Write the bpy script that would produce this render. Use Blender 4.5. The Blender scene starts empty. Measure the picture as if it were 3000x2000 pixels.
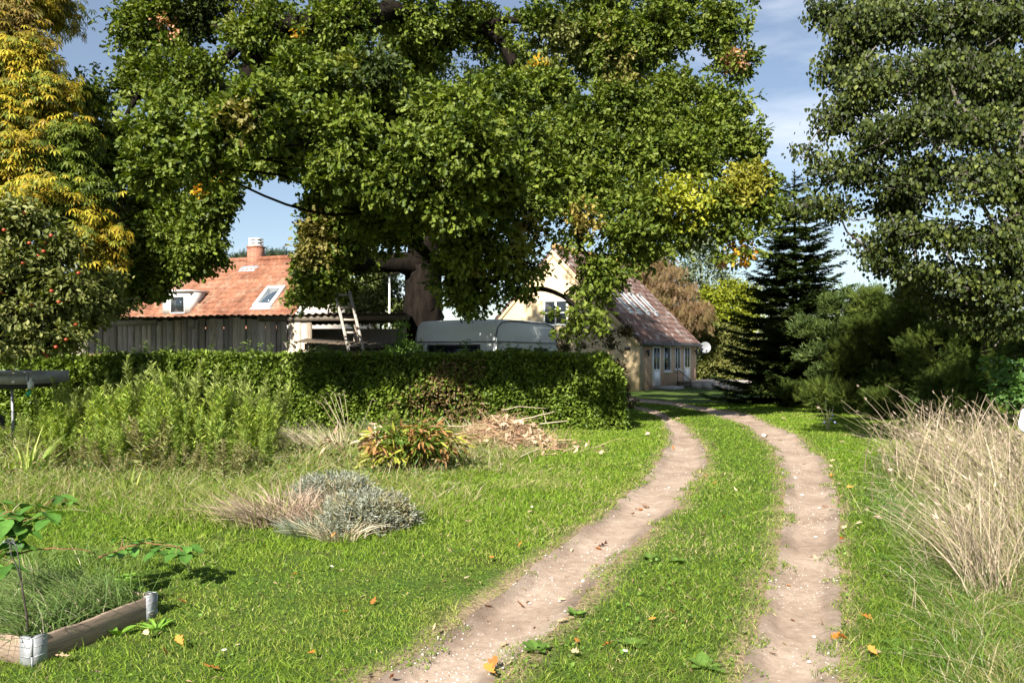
import bpy, math, random
import numpy as np
from mathutils import Vector
R = np.random.default_rng(7)
random.seed(5)
SC = bpy.context.scene
COL = SC.collection

# ------------------------------------------------------------------ camera, sky, sun
F, HZ, CH = 2333.3, 1035.0, 1.7            # focal length and horizon row in photo pixels, eye height
cam = bpy.data.cameras.new('camera'); camo = bpy.data.objects.new('camera', cam); COL.objects.link(camo)
cam.lens = 28; cam.sensor_width = 36; cam.shift_y = 35 / 3000; cam.clip_end = 2000; cam.clip_start = 0.05
camo.location = (0, 0, CH); camo.rotation_euler = (math.radians(90), 0, 0)
SC.camera = camo
SUN_EL = math.radians(36); SUN_TO = (-0.37, -0.93)   # horizontal direction towards the sun (behind, left)
sl = bpy.data.lights.new('sun', 'SUN'); sl.energy = 5.0; sl.angle = math.radians(0.5); sl.color = (1, 0.95, 0.86)
so = bpy.data.objects.new('sun', sl); COL.objects.link(so)
sd = Vector((SUN_TO[0], SUN_TO[1], 0)).normalized() * math.cos(SUN_EL); sd.z = math.sin(SUN_EL)
so.rotation_euler = sd.to_track_quat('Z', 'Y').to_euler()
wd = bpy.data.worlds.new('World'); SC.world = wd; wd.use_nodes = True
nt = wd.node_tree; bgn = nt.nodes['Background']
sky = nt.nodes.new('ShaderNodeTexSky'); sky.sky_type = 'NISHITA'; sky.sun_disc = False
sky.sun_elevation = SUN_EL; sky.sun_rotation = math.atan2(SUN_TO[0], SUN_TO[1])
sky.air_density = 1.0; sky.dust_density = 0.2; sky.ozone_density = 1.5
# thin white cloud streaks, in the sky itself
tc = nt.nodes.new('ShaderNodeTexCoord'); mp = nt.nodes.new('ShaderNodeMapping'); mp.inputs['Scale'].default_value = (1.6, 1.6, 6.5)
mp.inputs['Location'].default_value = (0.35, 0.1, 0.25)
cn = nt.nodes.new('ShaderNodeTexNoise'); cn.inputs['Scale'].default_value = 1.7; cn.inputs['Detail'].default_value = 7; cn.inputs['Roughness'].default_value = 0.55
cr = nt.nodes.new('ShaderNodeMapRange'); cr.inputs[1].default_value = 0.5; cr.inputs[2].default_value = 0.78; cr.inputs[3].default_value = 0.1; cr.inputs[4].default_value = 0.75
mx = nt.nodes.new('ShaderNodeMix'); mx.data_type = 'RGBA'; mx.inputs['B'].default_value = (9.2, 9.6, 10.4, 1)
nt.links.new(tc.outputs['Generated'], mp.inputs[0]); nt.links.new(mp.outputs[0], cn.inputs['Vector'])
nt.links.new(cn.outputs['Fac'], cr.inputs[0]); nt.links.new(cr.outputs[0], mx.inputs['Factor'])
nt.links.new(sky.outputs[0], mx.inputs['A']); nt.links.new(mx.outputs['Result'], bgn.inputs['Color'])
bgn.inputs['Strength'].default_value = 0.050
SC.view_settings.view_transform = 'Standard'; SC.view_settings.look = 'None'
SC.view_settings.exposure = 1.35; SC.view_settings.gamma = 1.0
SC.cycles.use_denoising = True
SC.cycles.max_bounces = 4; SC.cycles.diffuse_bounces = 2; SC.cycles.transmission_bounces = 3; SC.cycles.transparent_max_bounces = 4

# ------------------------------------------------------------------ helpers
def W(px, py, d): return np.array([(px - 1500) / F * d, d, CH + (HZ - py) / F * d])
def G(px, py):
    d = CH * F / (py - HZ); return np.array([(px - 1500) / F * d, d, 0.0])
def A(*v): return np.array(v, float)
def nrm(v):
    v = np.asarray(v, float); return v / (np.linalg.norm(v, axis=-1, keepdims=True) + 1e-9)

class MB:
    """collects polygons, then links them as one mesh object"""
    def __init__(s): s.V = []; s.L = []; s.S = []; s.C = []; s.n = 0
    def add(s, V, L, S, C=(1, 1, 1)):
        V = np.asarray(V, float).reshape(-1, 3); C = np.asarray(C, float)
        if C.ndim == 1: C = np.broadcast_to(C[:3], (len(V), 3))
        s.V.append(V); s.L.append(np.asarray(L, np.int64).ravel() + s.n); s.S.append(np.asarray(S, np.int64).ravel()); s.C.append(C); s.n += len(V)
        return s
    def box(s, o, ax, ay, az, c=(1, 1, 1)):
        """o = a corner, ax ay az = edge vectors"""
        o, ax, ay, az = [np.asarray(q, float) for q in (o, ax, ay, az)]
        if np.dot(np.cross(ax, ay), az) < 0: ax, ay = ay, ax
        V = [o, o+ax, o+ax+ay, o+ay, o+az, o+ax+az, o+ax+ay+az, o+ay+az]
        return s.add(V, [0,3,2,1, 4,5,6,7, 0,1,5,4, 1,2,6,5, 2,3,7,6, 3,0,4,7], [4]*6, c)
    def cbox(s, c, sx, sy, sz, col=(1, 1, 1)):
        return s.box(A(c[0]-sx/2, c[1]-sy/2, c[2]-sz/2), (sx,0,0), (0,sy,0), (0,0,sz), col)
    def tube(s, P, r, k=8, c=(1, 1, 1), cap=True, rough=0.0):
        P = np.asarray(P, float); n = len(P); r = np.broadcast_to(np.asarray(r, float), (n,))
        T = nrm(np.gradient(P, axis=0)); up = A(0.13, 0.21, 1.0)
        if abs(np.dot(T[0], nrm(up))) > .9: up = A(1, .2, .1)
        X = nrm(np.cross(T, up)); Y = np.cross(T, X)
        a = np.arange(k) / k * 2 * np.pi
        rr = r[:, None] * (1 + rough * (R.random((n, k)) - .5))
        V = P[:, None] + X[:, None] * (np.cos(a)[None, :, None] * rr[:, :, None]) + Y[:, None] * (np.sin(a)[None, :, None] * rr[:, :, None])
        i = np.arange(n - 1)[:, None] * k; j = np.arange(k)[None]; j2 = (j + 1) % k
        L = np.stack([i + j, i + j2, i + k + j2, i + k + j], -1).reshape(-1)
        S = [4] * ((n - 1) * k)
        if cap:
            L = np.concatenate([L, np.arange(k)[::-1], (n - 1) * k + np.arange(k)]); S = S + [k, k]
        return s.add(V, L, S, c)
    def tubes(s, A0, A1, r0, r1, sag=0.0, k=4, c=(1, 1, 1)):
        """many thin tapered bent twigs at once"""
        A0 = np.asarray(A0, float); A1 = np.asarray(A1, float); n = len(A0)
        if n == 0: return s
        M = (A0 + A1) / 2 + R.normal(0, .09, (n, 3)) * np.linalg.norm(A1 - A0, axis=1)[:, None]; M[:, 2] += sag
        T = nrm(A1 - A0); X = nrm(np.cross(T, A(.2, .3, 1))); Y = np.cross(T, X)
        a = np.arange(k) / k * 2 * np.pi
        ring = X[:, None] * np.cos(a)[None, :, None] + Y[:, None] * np.sin(a)[None, :, None]
        r0 = np.broadcast_to(r0, (n,)); r1 = np.broadcast_to(r1, (n,))
        V = np.stack([A0[:, None] + ring * r0[:, None, None], M[:, None] + ring * ((r0 + r1) / 2)[:, None, None], A1[:, None] + ring * r1[:, None, None]], 1)
        b = np.arange(n)[:, None, None] * 3 * k; i = np.arange(2)[None, :, None] * k; j = np.arange(k)[None, None]; j2 = (j + 1) % k
        L = np.stack([b + i + j, b + i + j2, b + i + k + j2, b + i + k + j], -1)
        return s.add(V, L.reshape(-1), np.full(n * 2 * k, 4), c)
    def inst(s, tmpl, P, M, sc, C):
        """tmpl = (verts, loops, sizes); P positions, M (n,3,3) columns = axes, sc scales, C (n,3)"""
        tv, tl, ts = tmpl; n = len(P); sc = np.broadcast_to(sc, (n,))
        V = np.einsum('nij,kj->nki', M, tv) * sc[:, None, None] + P[:, None]
        L = (np.asarray(tl)[None] + np.arange(n)[:, None] * len(tv)).reshape(-1)
        C = np.broadcast_to(np.asarray(C, float), (n, 3))
        return s.add(V.reshape(-1, 3), L, np.tile(ts, n), np.repeat(C, len(tv), 0))
    def ribbons(s, B, D, ln, wd, bend, C, nseg=2, face=None, tip=0.15):
        """grass blades: base B, start direction D, length, width, bend vector added quadratically"""
        n = len(B); D = nrm(D)
        sd = nrm(np.cross(D, R.normal(0, 1, (n, 3)))) if face is None else face
        t = np.linspace(0, 1, nseg + 1)
        Cn = B[:, None] + D[:, None] * (ln[:, None, None] * t[None, :, None]) + bend[:, None] * (t ** 2)[None, :, None]
        w = (wd[:, None] * (1 - (1 - tip) * t ** 1.6)[None])[..., None] * .5
        if tip == 0:
            Vl = Cn[:, :-1] - sd[:, None] * w[:, :-1]; Vr = Cn[:, :-1] + sd[:, None] * w[:, :-1]
            V = np.concatenate([Vl, Vr, Cn[:, -1:]], 1); m = 2 * nseg + 1
            i = np.arange(nseg - 1); q = np.stack([i, i + nseg, i + nseg + 1, i + 1], -1).reshape(-1)
            tl = np.concatenate([q, [nseg - 1, 2 * nseg - 1, 2 * nseg]]); ts = [4] * (nseg - 1) + [3]
        else:
            V = np.concatenate([Cn - sd[:, None] * w, Cn + sd[:, None] * w], 1); m = 2 * (nseg + 1)
            i = np.arange(nseg); tl = np.stack([i, i + nseg + 1, i + nseg + 2, i + 1], -1).reshape(-1); ts = [4] * nseg
        L = (tl[None] + np.arange(n)[:, None] * m).reshape(-1)
        return s.add(V.reshape(-1, 3), L, np.tile(ts, n), np.repeat(np.broadcast_to(C, (n, 3)), m, 0))
    def mesh(s, name, mat, off=(0, 0, 0), smooth=False):
        V = np.concatenate(s.V) - np.asarray(off); L = np.concatenate(s.L); S = np.concatenate(s.S); C = np.concatenate(s.C)
        me = bpy.data.meshes.new(name)
        me.vertices.add(len(V)); me.vertices.foreach_set('co', V.astype(np.float32).ravel())
        me.loops.add(len(L)); me.loops.foreach_set('vertex_index', L.astype(np.int32))
        me.polygons.add(len(S)); st = np.concatenate([[0], np.cumsum(S)[:-1]])
        me.polygons.foreach_set('loop_start', st.astype(np.int32))
        if smooth: me.polygons.foreach_set('use_smooth', np.ones(len(S), bool))
        at = me.attributes.new('col', 'FLOAT_COLOR', 'POINT')
        at.data.foreach_set('color', np.concatenate([C, np.ones((len(C), 1))], 1).astype(np.float32).ravel())
        me.update(calc_edges=True); me.validate()
        if mat: me.materials.append(mat)
        return me
    def obj(s, name, mat, parent=None, smooth=False):
        off = np.zeros(3); p = parent
        while p is not None: off = off + np.array(p.location); p = p.parent
        o = bpy.data.objects.new(name, s.mesh(name, mat, off, smooth)); COL.objects.link(o)
        o.parent = parent
        return o

def thing(name, label, cat, loc=(0, 0, 0), group=None):
    o = bpy.data.objects.new(name, None); COL.objects.link(o); o.location = loc; o.empty_display_size = .2
    return tag(o, label, cat, group)
def tag(o, label=None, cat=None, group=None, kind=None):
    if label: o['label'] = label
    if cat: o['category'] = cat
    if group: o['group'] = group
    if kind: o['kind'] = kind
    return o
def copy_tree(o, parent=None):
    c = o.copy(); COL.objects.link(c); c.parent = parent
    for ch in list(o.children): copy_tree(ch, c)
    return c

# ------------------------------------------------------------------ materials
def mat_base(name):
    m = bpy.data.materials.new(name); m.use_nodes = True; t = m.node_tree
    return m, t, t.nodes['Principled BSDF']
def noise_node(t, scale, detail=4, coord='Object', stretch=None, rough=.55):
    c = t.nodes.new('ShaderNodeTexCoord'); n = t.nodes.new('ShaderNodeTexNoise')
    n.inputs['Scale'].default_value = scale; n.inputs['Detail'].default_value = detail; n.inputs['Roughness'].default_value = rough
    if stretch:
        m = t.nodes.new('ShaderNodeMapping'); m.inputs['Scale'].default_value = stretch
        t.links.new(c.outputs[coord], m.inputs[0]); t.links.new(m.outputs[0], n.inputs['Vector'])
    else: t.links.new(c.outputs[coord], n.inputs['Vector'])
    return n
def ramp(t, src, stops):
    r = t.nodes.new('ShaderNodeValToRGB'); e = r.color_ramp.elements
    while len(e) < len(stops): e.new(.5)
    for k, (p, c) in enumerate(stops): e[k].position = p; e[k].color = (*c, 1)
    t.links.new(src, r.inputs[0]); return r.outputs[0]
def mixc(t, f, a, b, mode='MIX'):
    m = t.nodes.new('ShaderNodeMix'); m.data_type = 'RGBA'; m.blend_type = mode
    for s_, v in (('Factor', f), ('A', a), ('B', b)):
        if isinstance(v, (int, float)): m.inputs[s_].default_value = v
        elif isinstance(v, tuple): m.inputs[s_].default_value = (*v, 1)
        else: t.links.new(v, m.inputs[s_])
    return m.outputs['Result']
def bump(t, p, h, strength=.4, dist=.02):
    b = t.nodes.new('ShaderNodeBump'); b.inputs['Strength'].default_value = strength; b.inputs['Distance'].default_value = dist
    t.links.new(h, b.inputs['Height']); t.links.new(b.outputs[0], p.inputs['Normal'])
def surf(name, c1, c2, scale=6, rough=.7, metal=0, bmp=.3, stretch=None, attr=False, spec=.4, c3=None):
    m, t, p = mat_base(name)
    n = noise_node(t, scale, 6, stretch=stretch)
    st = [(.3, c1), (.7, c2)] if c3 is None else [(.28, c1), (.5, c2), (.72, c3)]
    c = ramp(t, n.outputs['Fac'], st)
    if attr:
        a = t.nodes.new('ShaderNodeAttribute'); a.attribute_name = 'col'; c = mixc(t, 1.0, c, a.outputs['Color'], 'MULTIPLY')
    t.links.new(c, p.inputs['Base Color']); p.inputs['Roughness'].default_value = rough; p.inputs['Metallic'].default_value = metal
    p.inputs['Specular IOR Level'].default_value = spec
    if bmp:
        n2 = noise_node(t, scale * 6, 4, stretch=stretch); bump(t, p, n2.outputs['Fac'], bmp, .01)
    return m
def leafmat(name, trans=.28, rough=.5, spec=.35, tint=(1.25, 1.35, .5)):
    m, t, p = mat_base(name)
    a = t.nodes.new('ShaderNodeAttribute'); a.attribute_name = 'col'
    n = noise_node(t, 40, 2); v = ramp(t, n.outputs['Fac'], [(.3, (.82, .82, .82)), (.7, (1.12, 1.12, 1.12))])
    c = mixc(t, 1.0, a.outputs['Color'], v, 'MULTIPLY')
    t.links.new(c, p.inputs['Base Color']); p.inputs['Roughness'].default_value = rough; p.inputs['Specular IOR Level'].default_value = spec
    tr = t.nodes.new('ShaderNodeBsdfTranslucent'); c2 = mixc(t, 1.0, c, tint, 'MULTIPLY'); t.links.new(c2, tr.inputs['Color'])
    ms = t.nodes.new('ShaderNodeMixShader'); ms.inputs[0].default_value = trans
    t.links.new(p.outputs[0], ms.inputs[1]); t.links.new(tr.outputs[0], ms.inputs[2])
    t.links.new(ms.outputs[0], t.nodes['Material Output'].inputs['Surface'])
    return m
M_leaf = leafmat('leaf', .24, .5, .22, (1.25, 1.35, .3)); M_gloss = leafmat('glossy_leaf', .2, .42, .3, (1.25, 1.35, .3)); M_needle = leafmat('needle', .12, .75, .08)
M_grass = leafmat('grass_blade', .3, .6, .18, (1.15, 1.25, .6)); M_straw = leafmat('straw', .12, .75, .15, (1.1, 1, .8))
M_bark = surf('bark', (.006, .005, .004), (.020, .0155, .012), 9, .95, bmp=1.0, stretch=(1, 1, .25), spec=.05)
M_palebark = surf('pale_bark', (.07, .06, .045), (.17, .15, .12), 8, .85, bmp=.5, stretch=(1, 1, .3), spec=.1)
M_oldwood = surf('weathered_board', (.13, .11, .09), (.46, .40, .33), 5, .85, bmp=.6, stretch=(9, 9, .6), attr=True, c3=(.30, .26, .21))
M_white = surf('white_paint', (.74, .74, .72), (.84, .84, .82), 3, .45, bmp=.05)
M_glass, _t, _p = mat_base('window_glass'); _p.inputs['Base Color'].default_value = (.02, .025, .03, 1); _p.inputs['Roughness'].default_value = .06; _p.inputs['Specular IOR Level'].default_value = .7
M_dark = surf('dark_metal', (.03, .03, .032), (.06, .06, .06), 5, .5, bmp=.1)
M_galv = surf('galvanised_steel', (.26, .265, .27), (.42, .43, .44), 14, .55, .35, bmp=.25)

# ------------------------------------------------------------------ leaf templates (length 1 along +Y, normal +Z)
def tm(V, faces):
    return (np.array(V, float), np.concatenate([np.array(f) for f in faces]), [len(f) for f in faces])
def halfleaf(pts, fold=.25, curl=.12):
    """pts = right half outline (x,y) between base and tip; folded along the midrib, tip curled down"""
    V = [(0, 0, 0), (0, 1, -curl)]
    k = len(pts)
    for sgn in (1, -1):
        for x, y in pts: V.append((sgn * x, y, x * fold - curl * y * y))
    return tm(V, [[0] + list(range(2, 2 + k)) + [1], [1] + list(range(2 + k, 2 + 2 * k))[::-1] + [0]])
T_oak = halfleaf([(.1, .12), (.07, .24), (.25, .40), (.13, .5), (.3, .68), (.15, .8), (.12, .96)], .3, .2)
T_oval = halfleaf([(.2, .2), (.27, .5), (.16, .82)], .3, .2)
T_round = halfleaf([(.34, .12), (.42, .38), (.22, .74)], .18, .12)
T_lance = halfleaf([(.11, .25), (.1, .65)], .3, .25)
def palm(n=6):
    V = []; Fc = []
    for k in range(n):
        a = math.radians(-100 + 200 * k / (n - 1)); ln = .62 + .38 * math.cos(a * .8)
        ca, sa = math.cos(a), math.sin(a); b = len(V)
        for x, y, z in ((0, 0, 0), (.13, .62, -.16), (0, 1, -.55), (-.13, .62, -.16)):
            V.append(((x * ca + y * sa) * ln, (y * ca - x * sa) * ln, z * ln))
        Fc.append([b, b+1, b+2, b+3])
    return tm(V, Fc)
T_palm = palm()
def feather(n=7, spread=.3, droop=.1, thick=.035):
    V = []; Fc = []
    for k in range(n):
        y = k / n
        for sg in (1, -1):
            b = len(V); l = spread * (1 - .55 * y); zz = .06 * math.sin(k * 2.1 + sg)
            V += [(0, y - thick, -droop * y * y), (sg * l, y + l * .9, zz - droop * y * y), (0, y + thick * 1.6, -droop * y * y)]
            Fc.append([b, b+1, b+2] if sg > 0 else [b, b+2, b+1])
    b = len(V); V += [(-thick * .6, 0, 0), (thick * .6, 0, 0), (0, 1.12, -droop)]; Fc.append([b, b+1, b+2])
    return tm(V, Fc)
T_feather = feather(); T_fir = feather(9, .2, .05, .07)
T_oaks = halfleaf([(.16, .13), (.34, .42), (.17, .55), (.34, .78), (.1, .96)], .28, .2)

def frames(n, ax, nor):
    """rotation matrices with Y = ax and Z close to nor"""
    Y = nrm(ax); X = nrm(np.cross(Y, nor)); Z = np.cross(X, Y)
    return np.stack([X, Y, Z], -1)
def unit(n): return nrm(R.normal(0, 1, (n, 3)))
_fr = [(R.normal(0, 1, 2), R.random() * 6.28) for _ in range(24)]
def fbm(x, y, s=1.0):
    o = 0
    for k, (f, p) in enumerate(_fr):
        a = 1.6 ** (k // 6); o = o + np.sin((f[0] * x + f[1] * y) * s * a + p) / a ** .8
    return o / 5.0
def smooth(a, b, x):
    t = np.clip((x - a) / (b - a), 0, 1); return t * t * (3 - 2 * t)
def pal(cols, n, t=None, jit=.12):
    """random blend along a list of colours"""
    cols = np.array(cols, float); t = R.random(n) if t is None else np.clip(t, 0, 1)
    u = t * (len(cols) - 1); i = np.minimum(u.astype(int), len(cols) - 2); f = (u - i)[:, None]
    c = cols[i] * (1 - f) + cols[i + 1] * f
    return np.clip(c * (1 + R.normal(0, jit, (n, 1))), .003, 1)

def foliage(lobes, n, tmpl, size, cols, blob=.45, spray=.2, per=10, mode='leaf', up=.75, spots=(), flat=.65, shell=.5, seedcol=.25, tall=0.0):
    """lobes: rows (x,y,z,rx,ry,rz). Lobe > blobs > sprays > leaves, so the crown breaks into lit and shaded clumps.
    returns MB of leaves and the blob centres with the lobe each hangs from"""
    lobes = np.array([(list(q) + [1.0])[:7] for q in lobes], float); vol = np.prod(lobes[:, 3:6], 1) ** .55 * lobes[:, 6]; vol /= vol.sum()
    nsp = n // per; nb = max(len(lobes), int(nsp / 9))
    li = np.concatenate([np.arange(len(lobes)), R.choice(len(lobes), nb, p=vol)])
    nb = len(li); dr = unit(nb); rad = shell + (1 - shell) * R.random(nb) ** .6
    rad *= .82 + .3 * np.sin(dr[:, 0] * 5 + li) * np.sin(dr[:, 2] * 4 + li * 2)
    re_ = np.maximum(lobes[:, 3:6] - A(.62, .62, .25) * blob, .5 * lobes[:, 3:6]); re_[:, 2] = np.maximum(re_[:, 2], tall * re_[:, 0]); bc = lobes[li, :3] + dr * rad[:, None] * re_[li]
    br = blob * R.uniform(.55, 1.25, nb)
    bi = R.choice(nb, nsp, p=br ** 2 / (br ** 2).sum())
    sdir = unit(nsp); sdir[:, 2] = sdir[:, 2] * .8 + .15
    sc_ = bc[bi] + sdir * (br[bi] * R.random(nsp) ** .45)[:, None] * A(1, 1, flat)
    k = np.repeat(np.arange(nsp), per); m = len(k)
    out = nrm(.6 * nrm(sdir[k] + .001) + .6 * dr[bi[k]] + R.normal(0, .55, (m, 3)))
    P = sc_[k] + unit(m) * (spray * R.random(m) ** .5)[:, None] * A(1, 1, .7)
    if mode == 'leaf':
        ax = nrm(out + R.normal(0, .5, (m, 3)) + A(0, 0, -.25)); no = nrm(A(0, 0, 1) * up + .35 * out + R.normal(0, .45, (m, 3)))
    elif mode == 'droop':
        ax = nrm(out * A(1, 1, .2) + A(0, 0, -.5)); no = nrm(A(0, 0, .8) + out * .6 + R.normal(0, .25, (m, 3)))
    elif mode == 'hang':
        ax = nrm(R.normal(0, .3, (m, 3)) + out * .25 + A(0, 0, -1)); no = unit(m)
    else:
        ax = nrm(out + A(0, 0, up)); no = unit(m)
    t = np.clip(.5 + R.normal(0, seedcol, nb)[bi[k]] * .7 + R.normal(0, .2, m), 0, 1)
    C = pal(cols, m, t)
    for (sp, rr, sc2) in spots:
        dd = np.linalg.norm((P - sp) , axis=1); h = (dd < rr * (.6 + .5 * R.random(m)))
        C[h] = pal(sc2, int(h.sum()))
    mb = MB(); mb.inst(tmpl, P, frames(m, ax, no), size * R.uniform(.65, 1.25, m), C)
    return mb, bc, li, sc_, bi

# ------------------------------------------------------------------ ground, wheel tracks, lawn
def edge(pts):
    g = np.array([G(*p)[:2] for p in pts]); s = np.concatenate([[0], np.cumsum(np.linalg.norm(np.diff(g, axis=0), axis=1))])
    u = np.linspace(0, 1, 160) ** 1.5 * s[-1]
    q = np.stack([np.interp(u, s, g[:, 0]), np.interp(u, s, g[:, 1])], 1)
    for _ in range(6): q[1:-1] = (q[:-2] + 2 * q[1:-1] + q[2:]) / 4
    q[:, 0] += .035 * fbm(q[:, 0] * 3, q[:, 1] * 3, 2)
    return q
RUTS = [
    (edge([(700, 2300), (1084, 2000), (1263, 1869), (1441, 1747), (1658, 1588), (1824, 1460), (1926, 1358), (1962, 1285), (1939, 1224), (1850, 1190), (1740, 1178), (1560, 1172)]),
     edge([(1180, 2300), (1403, 2000), (1569, 1875), (1709, 1747), (1824, 1620), (1990, 1480), (2066, 1377), (2069, 1314), (2015, 1250), (1926, 1202), (1820, 1181), (1560, 1166)])),
    (edge([(2080, 2300), (2168, 2000), (2232, 1786), (2290, 1569), (2302, 1416), (2270, 1314), (2168, 1237), (2041, 1199), (1930, 1181), (1800, 1168), (1560, 1161)]),
     edge([(2455, 2300), (2455, 2000), (2455, 1786), (2462, 1569), (2455, 1441), (2411, 1339), (2334, 1275), (2194, 1212), (2066, 1193), (1950, 1175), (1800, 1162), (1560, 1156)]))]
def sdist(x, y, rut):
    """distance inside the rut (positive) or outside (negative)"""
    a, b = rut; poly = np.concatenate([a[::2], b[::-2]]); shp = x.shape; x = x.ravel(); y = y.ravel()
    d2 = np.full(x.shape, 1e9); ins = np.zeros(x.shape, bool)
    for i in range(len(poly)):
        p, q = poly[i], poly[(i + 1) % len(poly)]; e = q - p
        t = np.clip(((x - p[0]) * e[0] + (y - p[1]) * e[1]) / (e @ e + 1e-9), 0, 1)
        d2 = np.minimum(d2, (x - p[0] - t * e[0]) ** 2 + (y - p[1] - t * e[1]) ** 2)
        c = ((p[1] > y) != (q[1] > y)) & (x < (q[0] - p[0]) * (y - p[1]) / (q[1] - p[1] + 1e-12) + p[0]); ins ^= c
    return (np.sqrt(d2) * np.where(ins, 1, -1)).reshape(shp)
def rutd(x, y): return np.maximum(sdist(x, y, RUTS[0]), sdist(x, y, RUTS[1]))
def hbase(x, y): return .018 * fbm(x, y, .9) * smooth(60, 20, np.hypot(x, y))
def sheet_h(x, y, s): return hbase(x, y) - .062 * smooth(0, .16, s) + .0015 * fbm(x * 5, y * 5)
def hgt(x, y, s=None):
    if s is None: s = rutd(x, y)
    return hbase(x, y) - .11 * smooth(0, .12, s)
def hz(x, y): return float(hgt(np.array([x]), np.array([y]))[0])

xs = np.concatenate([[-900, -300, -120, -60, -35, -22, -15], np.arange(-11, 11.01, .085), [15, 22, 35, 60, 120, 300, 900]])
ys = np.concatenate([[-60, -20, -6, 0], np.arange(1.6, 30, .085), [33, 38, 45, 60, 90, 150, 300, 900]])
X, Y = np.meshgrid(xs, ys); S = np.full(X.shape, -5.0)
nearm = (Y > 1.5) & (Y < 34) & (X > -3) & (X < 9); S[nearm] = rutd(X[nearm], Y[nearm])
V = np.stack([X, Y, hgt(X, Y, S)], -1).reshape(-1, 3)
nx, ny = len(xs), len(ys); i = np.arange(ny - 1)[:, None] * nx; j = np.arange(nx - 1)[None]
wr = smooth(-.22, .0, S + .07 * fbm(X * 5, Y * 5)).reshape(-1, 1)
gm = MB().add(V, np.stack([i + j, i + j + 1, i + nx + j + 1, i + nx + j], -1).reshape(-1), np.full((nx - 1) * (ny - 1), 4), np.repeat(wr, 3, 1))
M_ground, t, p = mat_base('lawn_soil')
n1 = noise_node(t, 1.3, 7); n2 = noise_node(t, 30, 5)
c = ramp(t, n1.outputs['Fac'], [(.25, (.075, .085, .02)), (.5, (.06, .105, .02)), (.75, (.115, .12, .035))])
ga = t.nodes.new('ShaderNodeAttribute'); ga.attribute_name = 'col'; gs = t.nodes.new('ShaderNodeSeparateColor'); t.links.new(ga.outputs['Color'], gs.inputs[0])
c = mixc(t, gs.outputs[0], c, (.30, .22, .15))
c = mixc(t, .8, c, ramp(t, n2.outputs['Fac'], [(.3, (.45, .42, .38)), (.7, (1.25, 1.3, 1.1))]), 'MULTIPLY')
t.links.new(c, p.inputs['Base Color']); p.inputs['Roughness'].default_value = .95; p.inputs['Specular IOR Level'].default_value = .1
bump(t, p, n2.outputs['Fac'], .8, .03)
tag(gm.obj('ground', M_ground, smooth=True), kind='structure')

M_dirt, t, p = mat_base('packed_dirt')
n1 = noise_node(t, 1.6, 6, 'Object'); n2 = noise_node(t, 14, 8, rough=.7); n3 = noise_node(t, 90, 3)
c = ramp(t, n1.outputs['Fac'], [(.3, (.25, .19, .15)), (.5, (.34, .268, .218)), (.72, (.425, .35, .295))])
c = mixc(t, .75, c, ramp(t, n2.outputs['Fac'], [(.32, (.68, .64, .58)), (.66, (1.18, 1.17, 1.15))]), 'MULTIPLY')
vo = t.nodes.new('ShaderNodeTexVoronoi'); vo.inputs['Scale'].default_value = 42; vo.inputs['Randomness'].default_value = 1
co = t.nodes.new('ShaderNodeTexCoord'); mpg = t.nodes.new('ShaderNodeMapping'); mpg.inputs['Scale'].default_value = (1, 1.2, 1)
t.links.new(co.outputs['Object'], mpg.inputs[0]); t.links.new(mpg.outputs[0], vo.inputs['Vector'])
peb = ramp(t, vo.outputs['Distance'], [(.16, (1, 1, 1)), (.26, (0, 0, 0))])
sep = t.nodes.new('ShaderNodeSeparateColor'); t.links.new(vo.outputs['Color'], sep.inputs[0])
few = ramp(t, sep.outputs[0], [(.86, (0, 0, 0)), (.9, (1, 1, 1))])
pm = mixc(t, 1.0, peb, few, 'MULTIPLY'); c = mixc(t, pm, c, (.62, .58, .53))
at = t.nodes.new('ShaderNodeAttribute'); at.attribute_name = 'col'
c = mixc(t, 1.0, c, at.outputs['Color'], 'MULTIPLY')
t.links.new(c, p.inputs['Base Color']); p.inputs['Roughness'].default_value = .92; p.inputs['Specular IOR Level'].default_value = .15
bump(t, p, n2.outputs['Fac'], .4, .02)
for a, b in RUTS:
    k = 15; tt = np.linspace(-.06, 1.06, k)
    q = a[:, None] * (1 - tt)[None, :, None] + b[:, None] * tt[None, :, None]
    s = sdist(q[..., 0], q[..., 1], (a, b)); z = sheet_h(q[..., 0], q[..., 1], s) + .012 * smooth(0, .05, s) - .05 * smooth(.005, -.05, s)
    V = np.concatenate([q, z[..., None]], -1).reshape(-1, 3); n = len(a)
    edge_tone = 1 - .42 * (smooth(.16, .02, s) * (.6 + .5 * fbm(q[..., 0] * 2, q[..., 1] * 2)))   # earth darker along the track edges, unevenly
    C = np.repeat(np.clip(edge_tone, .4, 1.1).reshape(-1, 1), 3, 1) * A(1, .97, .92)
    i = np.arange(n - 1)[:, None] * k; j = np.arange(k - 1)[None]
    mb = MB().add(V, np.stack([i + j, i + j + 1, i + k + j + 1, i + k + j], -1).reshape(-1), np.full((n - 1) * (k - 1), 4), C)
    tag(mb.obj('dirt_track', M_dirt, smooth=True), kind='structure')

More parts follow.
